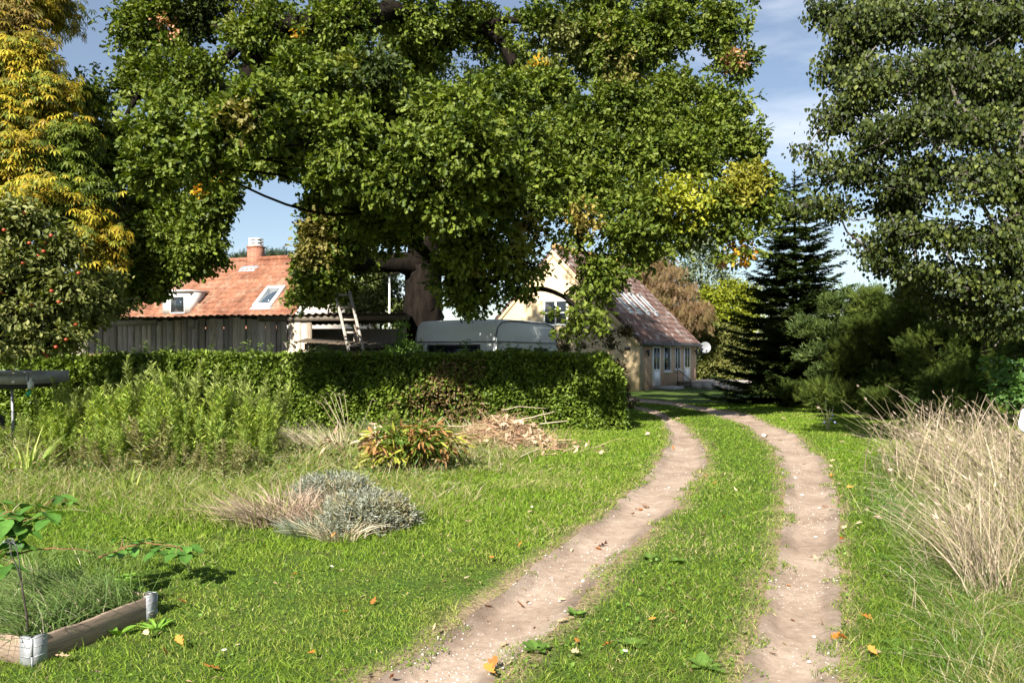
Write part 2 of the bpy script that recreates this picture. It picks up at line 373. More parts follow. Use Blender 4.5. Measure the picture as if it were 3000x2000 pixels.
# gravel specks pressed into the tracks: nobody could count them
def in_rut(n, which=None, dmax=24):
    o = []
    for ri, (a, b) in enumerate(RUTS):
        if which is not None and ri != which: continue
        i = R.integers(0, 118, n); t = R.random(n); u = R.random(n)
        P = (a[i] * (1 - t)[:, None] + a[i + 1] * t[:, None]) * (1 - u)[:, None] + (b[i] * (1 - t)[:, None] + b[i + 1] * t[:, None]) * u[:, None]
        o.append(np.concatenate([P, sheet_h(P[:, 0], P[:, 1], sdist(P[:, 0], P[:, 1], (a, b)))[:, None] + .012], 1))
    return np.concatenate(o)
def blob_tm(k=6):
    V = [(0, 0, .5)] ; a = np.arange(k) / k * 2 * np.pi
    for r, z in ((.42, .32), (.5, -.1)):
        V += [(r * math.cos(x) * (1 + .2 * math.sin(3 * x)), r * math.sin(x), z) for x in a]
    f = [[0, 1 + i, 1 + (i + 1) % k] for i in range(k)] + [[1 + i, 1 + k + i, 1 + k + (i + 1) % k, 1 + (i + 1) % k] for i in range(k)]
    return tm(V, f)
T_peb = blob_tm(); M_stone = surf('pale_stone', (.8, .8, .8), (1, 1, 1), 30, .8, attr=True)
P = in_rut(3200); cl = fbm(P[:, 0] * 2.5, P[:, 1] * 2.5) + R.normal(0, .3, len(P)); P = P[cl > .2]
mb = MB(); n = len(P); a = R.random(n) * 6.28
M3 = np.stack([np.stack([np.cos(a), np.sin(a), 0 * a], -1), np.stack([-np.sin(a) * .65, np.cos(a) * .65, 0 * a], -1), np.tile(A(0, 0, .55), (n, 1))], -1)
mb.inst(T_peb, P, M3, R.uniform(.005, .017, n) * np.where(R.random(n) < .1, 1.6, 1), pal([(.38, .32, .26), (.5, .45, .38), (.66, .62, .56)], n))
tag(mb.obj('gravel', M_stone), kind='stuff')

def area(n, d0, d1, pw=.3, marg=1.2):
    u = R.random(n); e = 1 - pw; d = (u * (d1 ** e - d0 ** e) + d0 ** e) ** (1 / e)
    x = R.uniform(-1, 1, n) * (.66 * d + marg)
    return x, d
BED = (A(-2.64, 4.38), A(-2.32, 5.22)); bu = nrm(BED[1] - BED[0]); bn = A(-bu[1], bu[0])
def in_bed(x, y, m=.02):
    dx, dy = x - BED[0][0], y - BED[0][1]; a = dx * bu[0] + dy * bu[1]; b = dx * bn[0] + dy * bn[1]
    return (a > -m) & (a < .9 + m) & (b > -m) & (b < 1.25)
def rough_zone(x, y):
    """1 where the unmown growth stands, 0 on the mown lawn"""
    e = np.maximum(smooth(1.15, .8, np.hypot((x + 6.4) / 6.0, (y - 12.4) / 3.9)), smooth(1.1, .8, np.hypot((x + 1.7) / 2.4, (y - 14.3) / 3.2)))
    e = np.maximum(e, smooth(1.1, .7, np.hypot((x + 2.6) / 2.3, (y - 9.2) / 1.5)))
    rx = 2.55 + (y - 4.6) * .42
    e = np.maximum(e, smooth(-.25, .2, x - rx) * (y < 14.5))
    return e
def hedge_zone(x, y): return (x < 2.6) & (y > 17.5) & (y < 19.2)
G_LAWN = [(.115, .205, .014), (.19, .29, .025), (.145, .235, .017), (.26, .335, .045), (.34, .35, .09)]
G_DARK = [(.055, .105, .012), (.09, .155, .018), (.125, .195, .025)]
G_DRY = [(.33, .30, .12), (.46, .38, .2), (.24, .25, .07)]
x, y = area(680000, 3.0, 27)
s = rutd(x, y) + .07 * fbm(x * 4, y * 4) + .09 * fbm(x * 13, y * 13)
rz = rough_zone(x, y)
mid = (x > 0) & (s > -.9) & (sdist(x, y, (RUTS[0][0], RUTS[1][1])) > 0)      # strip between the two wheel tracks
keep = (R.random(len(x)) > smooth(-.03, .10, s)) & ~hedge_zone(x, y) & ~in_bed(x, y, -.03)
keep &= ~((fbm(x * 1.1 + 3, y * 1.1) > .8) & (R.random(len(x)) < .6))
x, y, s, rz, mid = x[keep], y[keep], s[keep], rz[keep], mid[keep]; n = len(x)
z = hgt(x, y, s); cl = fbm(x * .8, y * .8); cl2 = fbm(x * 3.1 + 9, y * 3.1)
rt = (x > 1.9) & (s < 0) & ~mid & (y < 12)
shorten = .62 + .38 * smooth(0, .35, -s)
h = (.054 + .02 * cl + .012 * cl2) * R.uniform(.6, 1.5, n) * shorten; h = np.where(mid, h * .85, h); h = np.where(rt, h * 1.5, h)
h += rz * R.uniform(.04, .18, n) + (R.random(n) < .012) * R.uniform(.02, .07, n)
h = np.maximum(h, .015)
tone = .42 + .26 * cl2 + .26 * fbm(x * .35 + 2, y * .5) + R.normal(0, .17, n)
C = pal(G_LAWN, n, tone)
dk = R.random(n) < np.clip(.2 + .25 * cl2 + .3 * mid + .4 * rt, .02, .8); C[dk] = pal(G_DARK, int(dk.sum()))
dry = R.random(n) < np.clip(.025 + .25 * smooth(.5, 1.1, fbm(x * .9 + 7, y * .9)) + .3 * rz + .12 * (cl > .6) + .3 * smooth(-.3, 0, s) * .5, 0, .6); C[dry] = pal(G_DRY, int(dry.sum()))
D = np.stack([R.normal(0, .38, n) + .15 * cl, R.normal(0, .38, n), np.full(n, 1.0)], -1)
bend = np.stack([R.normal(0, .5, n), R.normal(0, .5, n), -np.abs(R.normal(0, .25, n))], -1) * h[:, None]
wd = np.maximum(.0038, .00105 * y) * R.uniform(.7, 1.4, n)
mb = MB().ribbons(np.stack([x, y, z - .004], -1), D, h, wd, bend, C, 2, tip=0)
tag(mb.obj('lawn_grass', M_grass), kind='stuff')

# dead thatch and leaf crumbs lying in the grass and on the tracks
x, y = area(16000, 3.1, 18, .4); k = (R.random(len(x)) < .08 + .45 * (fbm(x * 1.5, y * 1.5) > .3)) & ~in_bed(x, y) & ~hedge_zone(x, y); x, y = x[k], y[k]; n = len(x); s = rutd(x, y); k = (s < 0) | (R.random(n) < .22 + .5 * (s < .12)); x, y, s = x[k], y[k], s[k]; n = len(x)
mb = MB().inst(T_lance, np.stack([x, y, np.where(s > 0, sheet_h(x, y, s) + .018, hgt(x, y, s) + R.uniform(.01, .04, n))], -1), frames(n, unit(n) * A(1, 1, .15), A(0, 0, 1) + R.normal(0, .25, (n, 3))), R.uniform(.015, .05, n), pal([(.14, .08, .045), (.28, .2, .11), (.36, .29, .17)], n))
tag(mb.obj('thatch', M_straw), kind='stuff')

# small broad leaves (clover, plantain seedlings) in the track strip and verge
x, y = area(34000, 3.1, 16, .5)
s = rutd(x, y); mid = sdist(x, y, (RUTS[0][0], RUTS[1][1])) > 0
pr = np.clip(.1 + .55 * (fbm(x * 1.7 + 5, y * 1.7) > .25) * (mid | (x > 2)) + .12 * (fbm(x * 1.3, y * 1.3 + 4) > .8), 0, 1)
k = (s < -.04) & (R.random(len(x)) < pr) & ~in_bed(x, y); x, y = x[k], y[k]; n = len(x)
ax = nrm(np.stack([R.normal(0, 1, n), R.normal(0, 1, n), R.uniform(-.1, .7, n)], -1)); no = nrm(A(0, 0, 1) + R.normal(0, .4, (n, 3)))
mb = MB().inst(T_round, np.stack([x, y, hgt(x, y) + R.uniform(.006, .05, n)], -1), frames(n, ax, no), R.uniform(.014, .03, n) * np.maximum(1, y / 9), pal([(.07, .14, .02), (.12, .21, .03), (.17, .27, .05)], n))
tag(mb.obj('clover', M_leaf), kind='stuff')

# ------------------------------------------------------------------ buildings
Zv = A(0, 0, 1)
def roofmat(name, c1, c2, c3, lichen, seed=0, wv=.24, amt=.3):
    m, t, p = mat_base(name)
    a = t.nodes.new('ShaderNodeAttribute'); a.attribute_name = 'col'
    n1 = noise_node(t, .55, 8, rough=.62); n2 = noise_node(t, 7, 6, rough=.7); n3 = noise_node(t, 2.2, 8, rough=.7)
    c = ramp(t, n1.outputs['Fac'], [(.3, c1), (.5, c2), (.7, c3)])
    c = mixc(t, .8, c, ramp(t, n2.outputs['Fac'], [(.3, (.55, .5, .5)), (.7, (1.3, 1.3, 1.3))]), 'MULTIPLY')
    c = mixc(t, 1.0, c, a.outputs['Color'], 'MULTIPLY')
    f = ramp(t, n3.outputs['Fac'], [(.52, (0, 0, 0)), (.66, (amt,) * 3)])
    c = mixc(t, f, c, lichen)
    t.links.new(c, p.inputs['Base Color']); p.inputs['Roughness'].default_value = .85; p.inputs['Specular IOR Level'].default_value = .25
    bump(t, p, n2.outputs['Fac'], .5, .02)
    return m
M_roofA = roofmat('red_roof_tile', (.17, .068, .04), (.24, .105, .06), (.24, .135, .09), (.32, .24, .17), amt=.55)
M_roofB = roofmat('brown_roof_tile', (.15, .08, .065), (.205, .12, .095), (.21, .14, .12), (.56, .49, .45), amt=.85)
M_brick, t, p = mat_base('yellow_brick')
co = t.nodes.new('ShaderNodeTexCoord'); mpn = t.nodes.new('ShaderNodeMapping'); mpn.inputs['Rotation'].default_value = (math.radians(90), 0, 0)
# brick courses follow object z; the wall's run follows its own horizontal axis
sp = t.nodes.new('ShaderNodeSeparateXYZ'); t.links.new(co.outputs['Object'], sp.inputs[0])
ad = t.nodes.new('ShaderNodeMath'); ad.operation = 'ADD'; t.links.new(sp.outputs[0], ad.inputs[0]); t.links.new(sp.outputs[1], ad.inputs[1])
cb = t.nodes.new('ShaderNodeCombineXYZ'); t.links.new(ad.outputs[0], cb.inputs[0]); t.links.new(sp.outputs[2], cb.inputs[1])
br = t.nodes.new('ShaderNodeTexBrick'); br.inputs['Scale'].default_value = 1; br.inputs['Brick Width'].default_value = .26; br.inputs['Row Height'].default_value = .07; br.inputs['Mortar Size'].default_value = .009
br.inputs['Color1'].default_value = (.46, .27, .16, 1); br.inputs['Color2'].default_value = (.55, .36, .22, 1); br.inputs['Mortar'].default_value = (.45, .38, .32, 1)
t.links.new(cb.outputs[0], br.inputs['Vector']); t.links.new(br.outputs['Color'], p.inputs['Base Color']); p.inputs['Roughness'].default_value = .9
M_redbrick, t, p = mat_base('red_brick')
co = t.nodes.new('ShaderNodeTexCoord'); sp = t.nodes.new('ShaderNodeSeparateXYZ'); t.links.new(co.outputs['Object'], sp.inputs[0])
ad = t.nodes.new('ShaderNodeMath'); ad.operation = 'ADD'; t.links.new(sp.outputs[0], ad.inputs[0]); t.links.new(sp.outputs[1], ad.inputs[1])
cb = t.nodes.new('ShaderNodeCombineXYZ'); t.links.new(ad.outputs[0], cb.inputs[0]); t.links.new(sp.outputs[2], cb.inputs[1])
br = t.nodes.new('ShaderNodeTexBrick'); br.inputs['Scale'].default_value = 1; br.inputs['Brick Width'].default_value = .24; br.inputs['Row Height'].default_value = .075; br.inputs['Mortar Size'].default_value = .01
br.inputs['Color1'].default_value = (.25, .07, .04, 1); br.inputs['Color2'].default_value = (.34, .12, .055, 1); br.inputs['Mortar'].default_value = (.3, .2, .15, 1)
t.links.new(cb.outputs[0], br.inputs['Vector']); t.links.new(br.outputs['Color'], p.inputs['Base Color']); p.inputs['Roughness'].default_value = .9
M_render = surf('ochre_render', (.50, .37, .21), (.62, .47, .28), 1.1, .9, bmp=.15, c3=(.56, .43, .26))
M_cream = surf('cream_render', (.62, .55, .47), (.7, .63, .55), 1.3, .9, bmp=.15)
M_lead = surf('lead_flashing', (.3, .32, .34), (.45, .47, .5), 6, .5, .3, bmp=.2)
M_zinc = surf('dark_gutter', (.05, .045, .045), (.09, .085, .08), 4, .5, bmp=.1)

def roof_plane(mb, o, u, L, sl, SL, wave=.24, course=.34, amp=.03, tint=.16, step=.028):
    """tiled slope: o = eave corner, u = unit along the eave, sl = unit up the slope"""
    nm = nrm(np.cross(u, sl)); nm = nm if nm[2] > 0 else -nm
    ku = int(L / wave * 6) + 1; rows = int(SL / course) + 1
    us = np.linspace(0, L, ku); Vs = []; Ls = []
    for r in range(rows):
        s0, s1 = r * course, min((r + 1) * course + .02, SL)
        if s0 >= SL: break
        wav = amp * (np.abs(np.cos(us / wave * math.pi)) ** .7) + R.normal(0, .0035, ku)
        lo = o + u * us[:, None] + sl * s0 + nm * (wav + step)[:, None]
        hi = o + u * us[:, None] + sl * s1 + nm * (wav + .002)[:, None]
        lo0 = lo - nm * .03
        tile = (us / wave).astype(int); tc_ = 1 + tint * (np.random.default_rng(r * 7 + 1).normal(0, 1, tile.max() + 1))[tile]
        C = np.repeat(np.clip(tc_, .5, 1.5)[:, None], 3, 1)
        V = np.concatenate([lo0, lo, hi]); i = np.arange(ku - 1)
        q = np.concatenate([np.stack([i, i + 1, i + ku + 1, i + ku], -1), np.stack([i + ku, i + ku + 1, i + 2 * ku + 1, i + 2 * ku], -1)])
        mb.add(V, q.reshape(-1), [4] * len(q), np.concatenate([C, C, C]))
    # underside board
    mb.box(o - nm * .12, u * L, sl * SL, nm * .11, (.6, .6, .6))
def quadwin(mb_f, mb_g, o, ax, az, out, fw=.06, bars_v=1, bars_h=1, proud=.04):
    """window on a wall: o lower corner, ax across, az up (full vectors), out = unit outward"""
    lx, lz = np.linalg.norm(ax), np.linalg.norm(az); ux, uz = ax / lx, az / lz
    mb_f.box(o - out * .02, ux * fw, az, out * (proud + .02)); mb_f.box(o + ax - ux * fw - out * .02, ux * fw, az, out * (proud + .02))
    mb_f.box(o + ux * fw - out * .02, ax - 2 * ux * fw, uz * fw, out * (proud + .018)); mb_f.box(o + ux * fw + az - uz * fw - out * .02, ax - 2 * ux * fw, uz * fw, out * (proud + .018))
    for k in range(1, bars_v + 1): mb_f.box(o + ux * (lx * k / (bars_v + 1) - fw * .4) + uz * fw - out * .02, ux * fw * .8, az - 2 * uz * fw, out * (proud + .012))
    for k in range(1, bars_h + 1): mb_f.box(o + ux * fw + uz * (lz * k / (bars_h + 1) - fw * .3) - out * .02, ax - 2 * ux * fw, uz * fw * .6, out * (proud + .008))
    mb_g.box(o + ux * fw * .5 + uz * fw * .5 - out * .01, ax - ux * fw, az - uz * fw, out * .02)
def window(parent, o, ax, az, out, mat=None, bv=1, bh=1, fw=.06, name='window', label=None):
    f, g = MB(), MB(); quadwin(f, g, o, ax, az, out, fw, bv, bh)
    w = f.obj(name, mat or M_white, parent); g.obj('pane', M_glass, w)
    if label: w['label'] = label
    return w
def skylight(parent, o, ax, sl, SLl, nm, fw=.09, mat=None, H=.12):
    f, g = MB(), MB(); az = sl * SLl; lx = np.linalg.norm(ax); ux = ax / lx
    f.box(o, ux * fw, az, nm * H); f.box(o + ax - ux * fw, ux * fw, az, nm * H)
    f.box(o + ux * fw, ax - 2 * ux * fw, sl * fw, nm * (H - .004)); f.box(o + ux * fw + az - sl * fw, ax - 2 * ux * fw, sl * fw, nm * (H - .004))
    g.box(o + ux * fw * .6 + sl * fw * .6, ax - ux * fw * 1.2, az - sl * fw * 1.2, nm * (H * .7))
    w = f.obj('skylight', mat or M_white, parent); g.obj('pane', M_skyglass, w)
    fl = MB().box(o - ux * .06 - sl * .22, ax + ux * .12, sl * .22, nm * (H * .45)); fl.obj('flashing', M_lead, w)
    return w
M_skyglass, _t, _p = mat_base('skylight_glass'); _p.inputs['Base Color'].default_value = (.05, .07, .09, 1); _p.inputs['Roughness'].default_value = .04; _p.inputs['Specular IOR Level'].default_value = 1.0; _p.inputs['Metallic'].default_value = .12

def gable_wall(mb, c, n, w2, ze, zr, u, th=.25, ext=0.0):
    """gable wall polygon with thickness: c = front eave corner on the ground, n horizontal unit across, w2 full width, -u outward"""
    P = [c, c + n * w2, c + n * w2 + Zv * ze, c + n * w2 / 2 + Zv * zr, c + Zv * ze]
    V = P + [q + u * th for q in P]; f = [[0, 1, 2, 3, 4], [9, 8, 7, 6, 5]] + [[i, i + 5, (i + 1) % 5 + 5, (i + 1) % 5] for i in range(5)]
    mb.add(V, sum(f, []), [len(q) for q in f])

# ---- long house with the red roof, behind the shed
def house_red():
    u = A(-.933, .36, 0); n = A(.36, .933, 0); Rr = A(-7.88, 35.7, 0); w = 3.9; L = 10.4; ze, zr = 2.5, 6.0
    C0 = Rr - n * w                                   # front right corner
    t = thing('farmhouse', 'long farmhouse with a pinkish red tiled roof and brick chimney behind the board shed', 'house', tuple(C0))
    mb = MB(); gable_wall(mb, C0 + u * .0, n, 2 * w, ze, zr - .1, u)
    gable_wall(mb, C0 + u * (L - .25), n, 2 * w, ze, zr - .1, u)
    mb.box(C0 + u * .25, u * (L - .5), n * .25, Zv * ze); mb.box(C0 + n * (2 * w - .25) + u * .25, u * (L - .5), n * .25, Zv * ze)
    mb.obj('wall', M_cream, t)
    sl = nrm(n * w + Zv * (zr - ze)); SL = math.hypot(w, zr - ze) + .35
    rb = MB(); o = C0 - sl * .35 - u * .12 + Zv * (ze + .05)
    roof_plane(rb, o, u, L + .24, sl, SL)
    sl2 = nrm(-n * w + Zv * (zr - ze)); o2 = C0 + n * 2 * w - sl2 * .35 - u * .12 + Zv * (ze + .05)
    roof_plane(rb, o2, u, L + .24, sl2, SL)
    rf = rb.obj('roof', M_roofA, t)
    rd = MB(); top = C0 + n * w + Zv * (zr + .10)
    for k in range(26): rd.tube([top + u * (k * .41 - .12), top + u * (k * .41 + .3)], [.13, .115], 10, (1.05, 1, .95))
    rd.obj('ridge_cap', M_roofA, rf)
    nm = nrm(np.cross(u, sl)); nm = nm if nm[2] > 0 else -nm
    vb = MB(); vb.box(o - u * .06 - nm * .16 , u * .055, sl * SL, nm * .26); vb.box(o2 - u * .06 + A(0,0,-.16), u * .055, sl2 * SL, Zv * .26)
    vb.obj('verge_board', M_white, rf)
    # chimney
    cc = C0 + u * 4.4 + n * w
    ch = MB().box(cc - u * .28 - n * .28 + Zv * (zr - .7), u * .56, n * .56, Zv * 1.32).box(cc - u * .31 - n * .31 + Zv * (zr + .625), u * .62, n * .62, Zv * .08)
    cho = ch.obj('chimney', M_redbrick, rf)
    cp = MB()
    for zz in (.71, .86, 1.01):
        cp.box(cc - u * .24 - n * .24 + Zv * (zr + zz), u * .48, n * .48, Zv * .06)
    for a in (-1, 1):
        for b in (-1, 1):
            cp.box(cc + u * (a * .18 - .05) + n * (b * .18 - .05) + Zv * (zr + .77), u * .1, n * .1, Zv * .09)
            cp.box(cc + u * (a * .18 - .05) + n * (b * .18 - .05) + Zv * (zr + .92), u * .1, n * .1, Zv * .09)
    cp.obj('chimney_cap', M_white, cho)
    fl = MB().box(cc - u * .48 - sl * .88 + Zv * (zr + .03), u * .96, sl * .42, nm * .06); fl.obj('flashing', M_lead, cho)
    # skylight
    s0 = 1.25; so_ = C0 + u * 1.45 + sl * (s0 * 1.34) + Zv * (ze + .06)
    skylight(rf, so_, u * .95, sl, 1.35, nm, .13)
    # dormer
    a, b = 5.6, 7.1; s0 = .95; fz = ze + .9 * s0 ; H = 1.05
    base = C0 + n * s0 + u * a + Zv * (fz - .1)
    dm = MB(); dep = n * (H / .9 + .12)
    V = [base, base + u * (b - a), base + u * (b - a) + Zv * (H + .1), base + Zv * (H + .1), base + dep + Zv * (H + .1), base + u * (b - a) + dep + Zv * (H + .1)]
    f = [[0, 1, 2, 3], [0, 3, 4], [1, 5, 2], [3, 2, 5, 4], [0, 4, 5, 1]]
    dm.add(V, sum(f, []), [len(q) for q in f])
    do = dm.obj('dormer', M_white, rf)
    tp = MB().box(base - u * .1 - n * .12 + Zv * (H + .105), u * (b - a + .2), dep + n * .15, Zv * .09)
    tp.obj('dormer_roof', surf('dormer_felt', (.35, .33, .33), (.5, .48, .47), 5, .8), rf)
    window(rf, base + u * .22 + Zv * .2, u * .85, Zv * .78, -n, bv=0, bh=0, fw=.05, name='dormer_window')
    return t
house_red()

# ---- ochre house with the brown roof at the end of the track
def house_ochre():
    u = A(.532, .847, 0); n = A(-.847, .532, 0); C0 = A(5.74, 36.0, 0); w = 4.4; L = 7.7; ze, zr = 2.33, 6.75
    t = thing('farmhouse', 'ochre gabled house with a brown roof and four skylights at the end of the track', 'house', tuple(C0))
    mb = MB(); gable_wall(mb, C0, n, 2 * w, ze, zr - .12, u); mb.obj('gable_wall', M_render, t, )
    mb = MB(); mb.box(C0 + u * .25, u * (L - .5), n * .25, Zv * ze); mb.box(C0 + n * (2 * w - .25) + u * .25, u * (L - .5), n * .25, Zv * ze)
    gable_wall(mb, C0 + u * (L - .25), n, 2 * w, ze, zr - .12, u); mb.obj('side_wall', M_brick, t)
    sl = nrm(n * w + Zv * (zr - ze)); SL = math.hypot(w, zr - ze) + .3
    nm = nrm(np.cross(u, sl)); nm = nm if nm[2] > 0 else -nm
    rb = MB(); o = C0 - sl * .3 - u * .02 + Zv * (ze + .06); roof_plane(rb, o, u, L + .15, sl, SL, .3, .36, .022, .07, .006)
    sl2 = nrm(-n * w + Zv * (zr - ze)); o2 = C0 + n * 2 * w - sl2 * .3 - u * .02 + Zv * (ze + .06); roof_plane(rb, o2, u, L + .15, sl2, SL, .3, .36, .022, .12)
    rf = rb.obj('roof', M_roofB, t)
    rd = MB(); top = C0 + n * w + Zv * (zr + .12)
    for k in range(20): rd.tube([top + u * (k * .41 - .05), top + u * (k * .41 + .37)], [.14, .12], 10)
    ro = rd.obj('ridge_cap', surf('lichened_ridge', (.42, .2, .12), (.62, .38, .1), 3, .85), rf)
    # gable edge: a raised ochre band under the tiles
    vb = MB(); vb.box(C0 + Zv * ze - sl * .2 - u * .05 - nm * .30, u * .05, sl * (SL - .1), nm * .2); vb.box(C0 + n * 2 * w - sl2 * .2 - u * .05 + Zv * (ze - .36), u * .05, sl2 * (SL - .1), Zv * .22)
    vb.obj('verge_band', M_render, t)
    # skylights: four in a row
    for k in range(4):
        so_ = C0 + u * (1.75 + k * 1.12) + sl * 1.95 + Zv * (ze + .06)
        skylight(rf, so_, u * .56, sl, 1.4, nm, .07, M_galvlight, .06)
    # eave: gutter, soffit, downpipe
    gt = MB().tube([C0 - sl * .34 - u * .05 + Zv * (ze + .02), C0 - sl * .34 + u * (L + .15) + Zv * (ze + .02)], .065, 8); gt.obj('gutter', M_zinc, t)
    sf = MB().box(C0 - n * .2 + Zv * (ze - .28) + u * .02, u * (L - .02), n * .195, Zv * .2); sf.obj('eave_board', M_zinc, t)
    dp = MB().tube([C0 - n * .24 + u * .12 + Zv * (ze - .1), C0 - n * .07 + u * .1 + Zv * (ze - .32), C0 - n * .07 + u * .1 + Zv * .1], .04, 8); dp.obj('downpipe', M_galv, t)
    out = -n
    # doors
    def door(a, wdt, z0, h, glass_h):
        b = C0 + u * a + Zv * z0; d = MB().box(b - out * .03, u * wdt, out * .07, Zv * h)
        do = d.obj('door', M_white, t)
        g = MB(); 
        g.box(b + u * .14 + Zv * (h - .14 - glass_h) + out * .041, u * (wdt / 2 - .18), out * .012, Zv * glass_h); g.box(b + u * (wdt / 2 + .05) + Zv * (h - .14 - glass_h) + out * .041, u * (wdt / 2 - .19), out * .012, Zv * glass_h)
        g.obj('pane', M_glass, do)
        pn = MB().box(b + u * .12 + Zv * .15 + out * .041, u * (wdt - .24), out * .015, Zv * (h - glass_h - .42)); pn.obj('panel', M_white, do)
        hd = MB().tube([b + u * .09 + out * .04 + Zv * (h * .47), b + u * .09 + out * .1 + Zv * (h * .47), b + u * .22 + out * .1 + Zv * (h * .47)], .013, 6); hd.obj('handle', M_dark, do)
        return do
    door(1.55, .95, .18, 1.92, 1.0); door(5.75, .92, .30, 1.82, .98)
    window(t, C0 + u * 2.95 + Zv * .82, u * .95, Zv * 1.25, out, bv=0, bh=0)
    window(t, C0 + u * 4.45 + Zv * .88, u * .78, Zv * 1.18, out, bv=1, bh=0)
    sm = MB().box(C0 + u * 4.35 + Zv * .8 - n * .12, u * .98, n * .12, Zv * .075); sm.box(C0 + u * 2.88 + Zv * .745 - n * .1, u * 1.1, n * .1, Zv * .07); sm.obj('window_sill', M_cream, t)
    # gable window, upper floor, cross bars
    gw = C0 + n * 3.62 + Zv * 3.02
    window(t, gw, n * 1.35, Zv * 1.25, -u, bv=1, bh=1, fw=.09)
    # number plate and wall lamps
    npb = MB().box(C0 + n * .42 + Zv * 1.85 - u * .02, n * .26, -u * .02, Zv * .14); npb.obj('number_plate', M_dark, t)
    for a, z in ((.75, 1.75), (7.3, 1.8)):
        lm = MB().tube([C0 + u * a - n * .0 + Zv * z, C0 + u * a - n * .14 + Zv * (z + .05)], .02, 6).tube([C0 + u * a - n * .15 + Zv * (z - .18), C0 + u * a - n * .15 + Zv * (z + .12)], [.05, .075], 8); lm.obj('wall_lamp', M_dark, t)
    # faint cable line on the gable
    cb_ = MB().tube([C0 + n * .1 - u * .02 + Zv * 2.25, C0 + n * 2.2 - u * .02 + Zv * 4.35], .012, 4); cb_.obj('cable', M_dark, t)
    st = MB().box(C0 + u * 1.3 - n * 1.1 + Zv * 0, u * 1.5, n * 1.09, Zv * .15)
    st.obj('door_step', surf('concrete', (.28, .26, .24), (.4, .38, .35), 5, .9), t)
    # stair rail
    sr = MB()
    a0 = C0 + u * 3.4 - n * .55; a1 = C0 + u * 4.9 - n * .7
    sr.tube([a0 + Zv * .95, a1 + Zv * .35], .02, 6); sr.tube([a0, a0 + Zv * .95], .018, 6); sr.tube([a1, a1 + Zv * .35], .018, 6)
    sr.obj('stair_rail', M_dark, t)
    return C0, u, n, L
M_galvlight = surf('light_window_frame', (.34, .34, .34), (.46, .46, .46), 4, .4, bmp=.05)
HC, HU, HN, HL = house_ochre()
M_conc = surf('terrace_concrete', (.3, .26, .22), (.48, .42, .36), 3, .9, bmp=.3)
tr = thing('terrace', 'low raised terrace with a pale paved top in front of the white house door', 'terrace', tuple(HC + HU * 4.9))
MB().box(HC + HU * 4.95 - HN * 3.3, HU * 4.4, HN * 3.28, Zv * .24).obj('plinth', M_conc, tr)
MB().box(HC + HU * 4.9 - HN * 3.35 + Zv * .243, HU * 4.5, HN * 3.33, Zv * .05).obj('paving', surf('terrace_paving', (.42, .35, .28), (.58, .5, .42), 4, .9), tr)
lw = MB()
for k in range(9): lw.box(HC + HU * 3.1 - HN * (1.35 + k * .52) + Zv * 0, HU * .22, -HN * .5, Zv * (.3 + .01 * (k % 3)))
tag(lw.obj('low_wall', M_conc), 'low concrete edging wall on the shaded lawn in front of the terrace', 'low wall')
# satellite dish on the far corner
dc = HC + HU * (HL + .45) - HN * .35 + Zv * 2.02
ds = thing('satellite_dish', 'round grey satellite dish mounted on the far corner of the ochre house', 'satellite dish', tuple(dc))
face = nrm(A(-.12, -.95, .28)); X_ = nrm(np.cross(face, Zv)); Y_ = np.cross(X_, face)
V = [dc - face * .05]; Lf = []; ks = 28
for ri, (r, dp) in enumerate(((.10, -.03), (.2, -.01), (.28, .02), (.29, .02), (.28, .0), (.13, -.045))):
    for q in range(ks): V.append(dc + face * dp + X_ * (r * math.cos(q / ks * 6.2832)) + Y_ * (r * 1.06 * math.sin(q / ks * 6.2832)))
f = [[0, 1 + q, 1 + (q + 1) % ks] for q in range(ks)]
for ri in range(5):
    b = 1 + ri * ks; f += [[b + q, b + ks + q, b + ks + (q + 1) % ks, b + (q + 1) % ks] for q in range(ks)]
MB().add(V, sum(f, []), [len(q) for q in f]).obj('dish', surf('dish_grey', (.15, .155, .165), (.19, .195, .205), 2, .5, bmp=.0), ds, True)
MB().tube([dc - Y_ * .26 + face * .02, dc - Y_ * .3 + face * .25, dc + face * .3 - Y_ * .06], .014, 6).cbox(dc + face * .3 - Y_ * .05, .05, .05, .08).obj('feed_arm', M_galv, ds)
MB().tube([dc - face * .08, dc - face * .2 - Zv * .25, HC + HU * HL - HN * .02 + Zv * 1.6], .022, 6).obj('bracket', M_dark, ds)

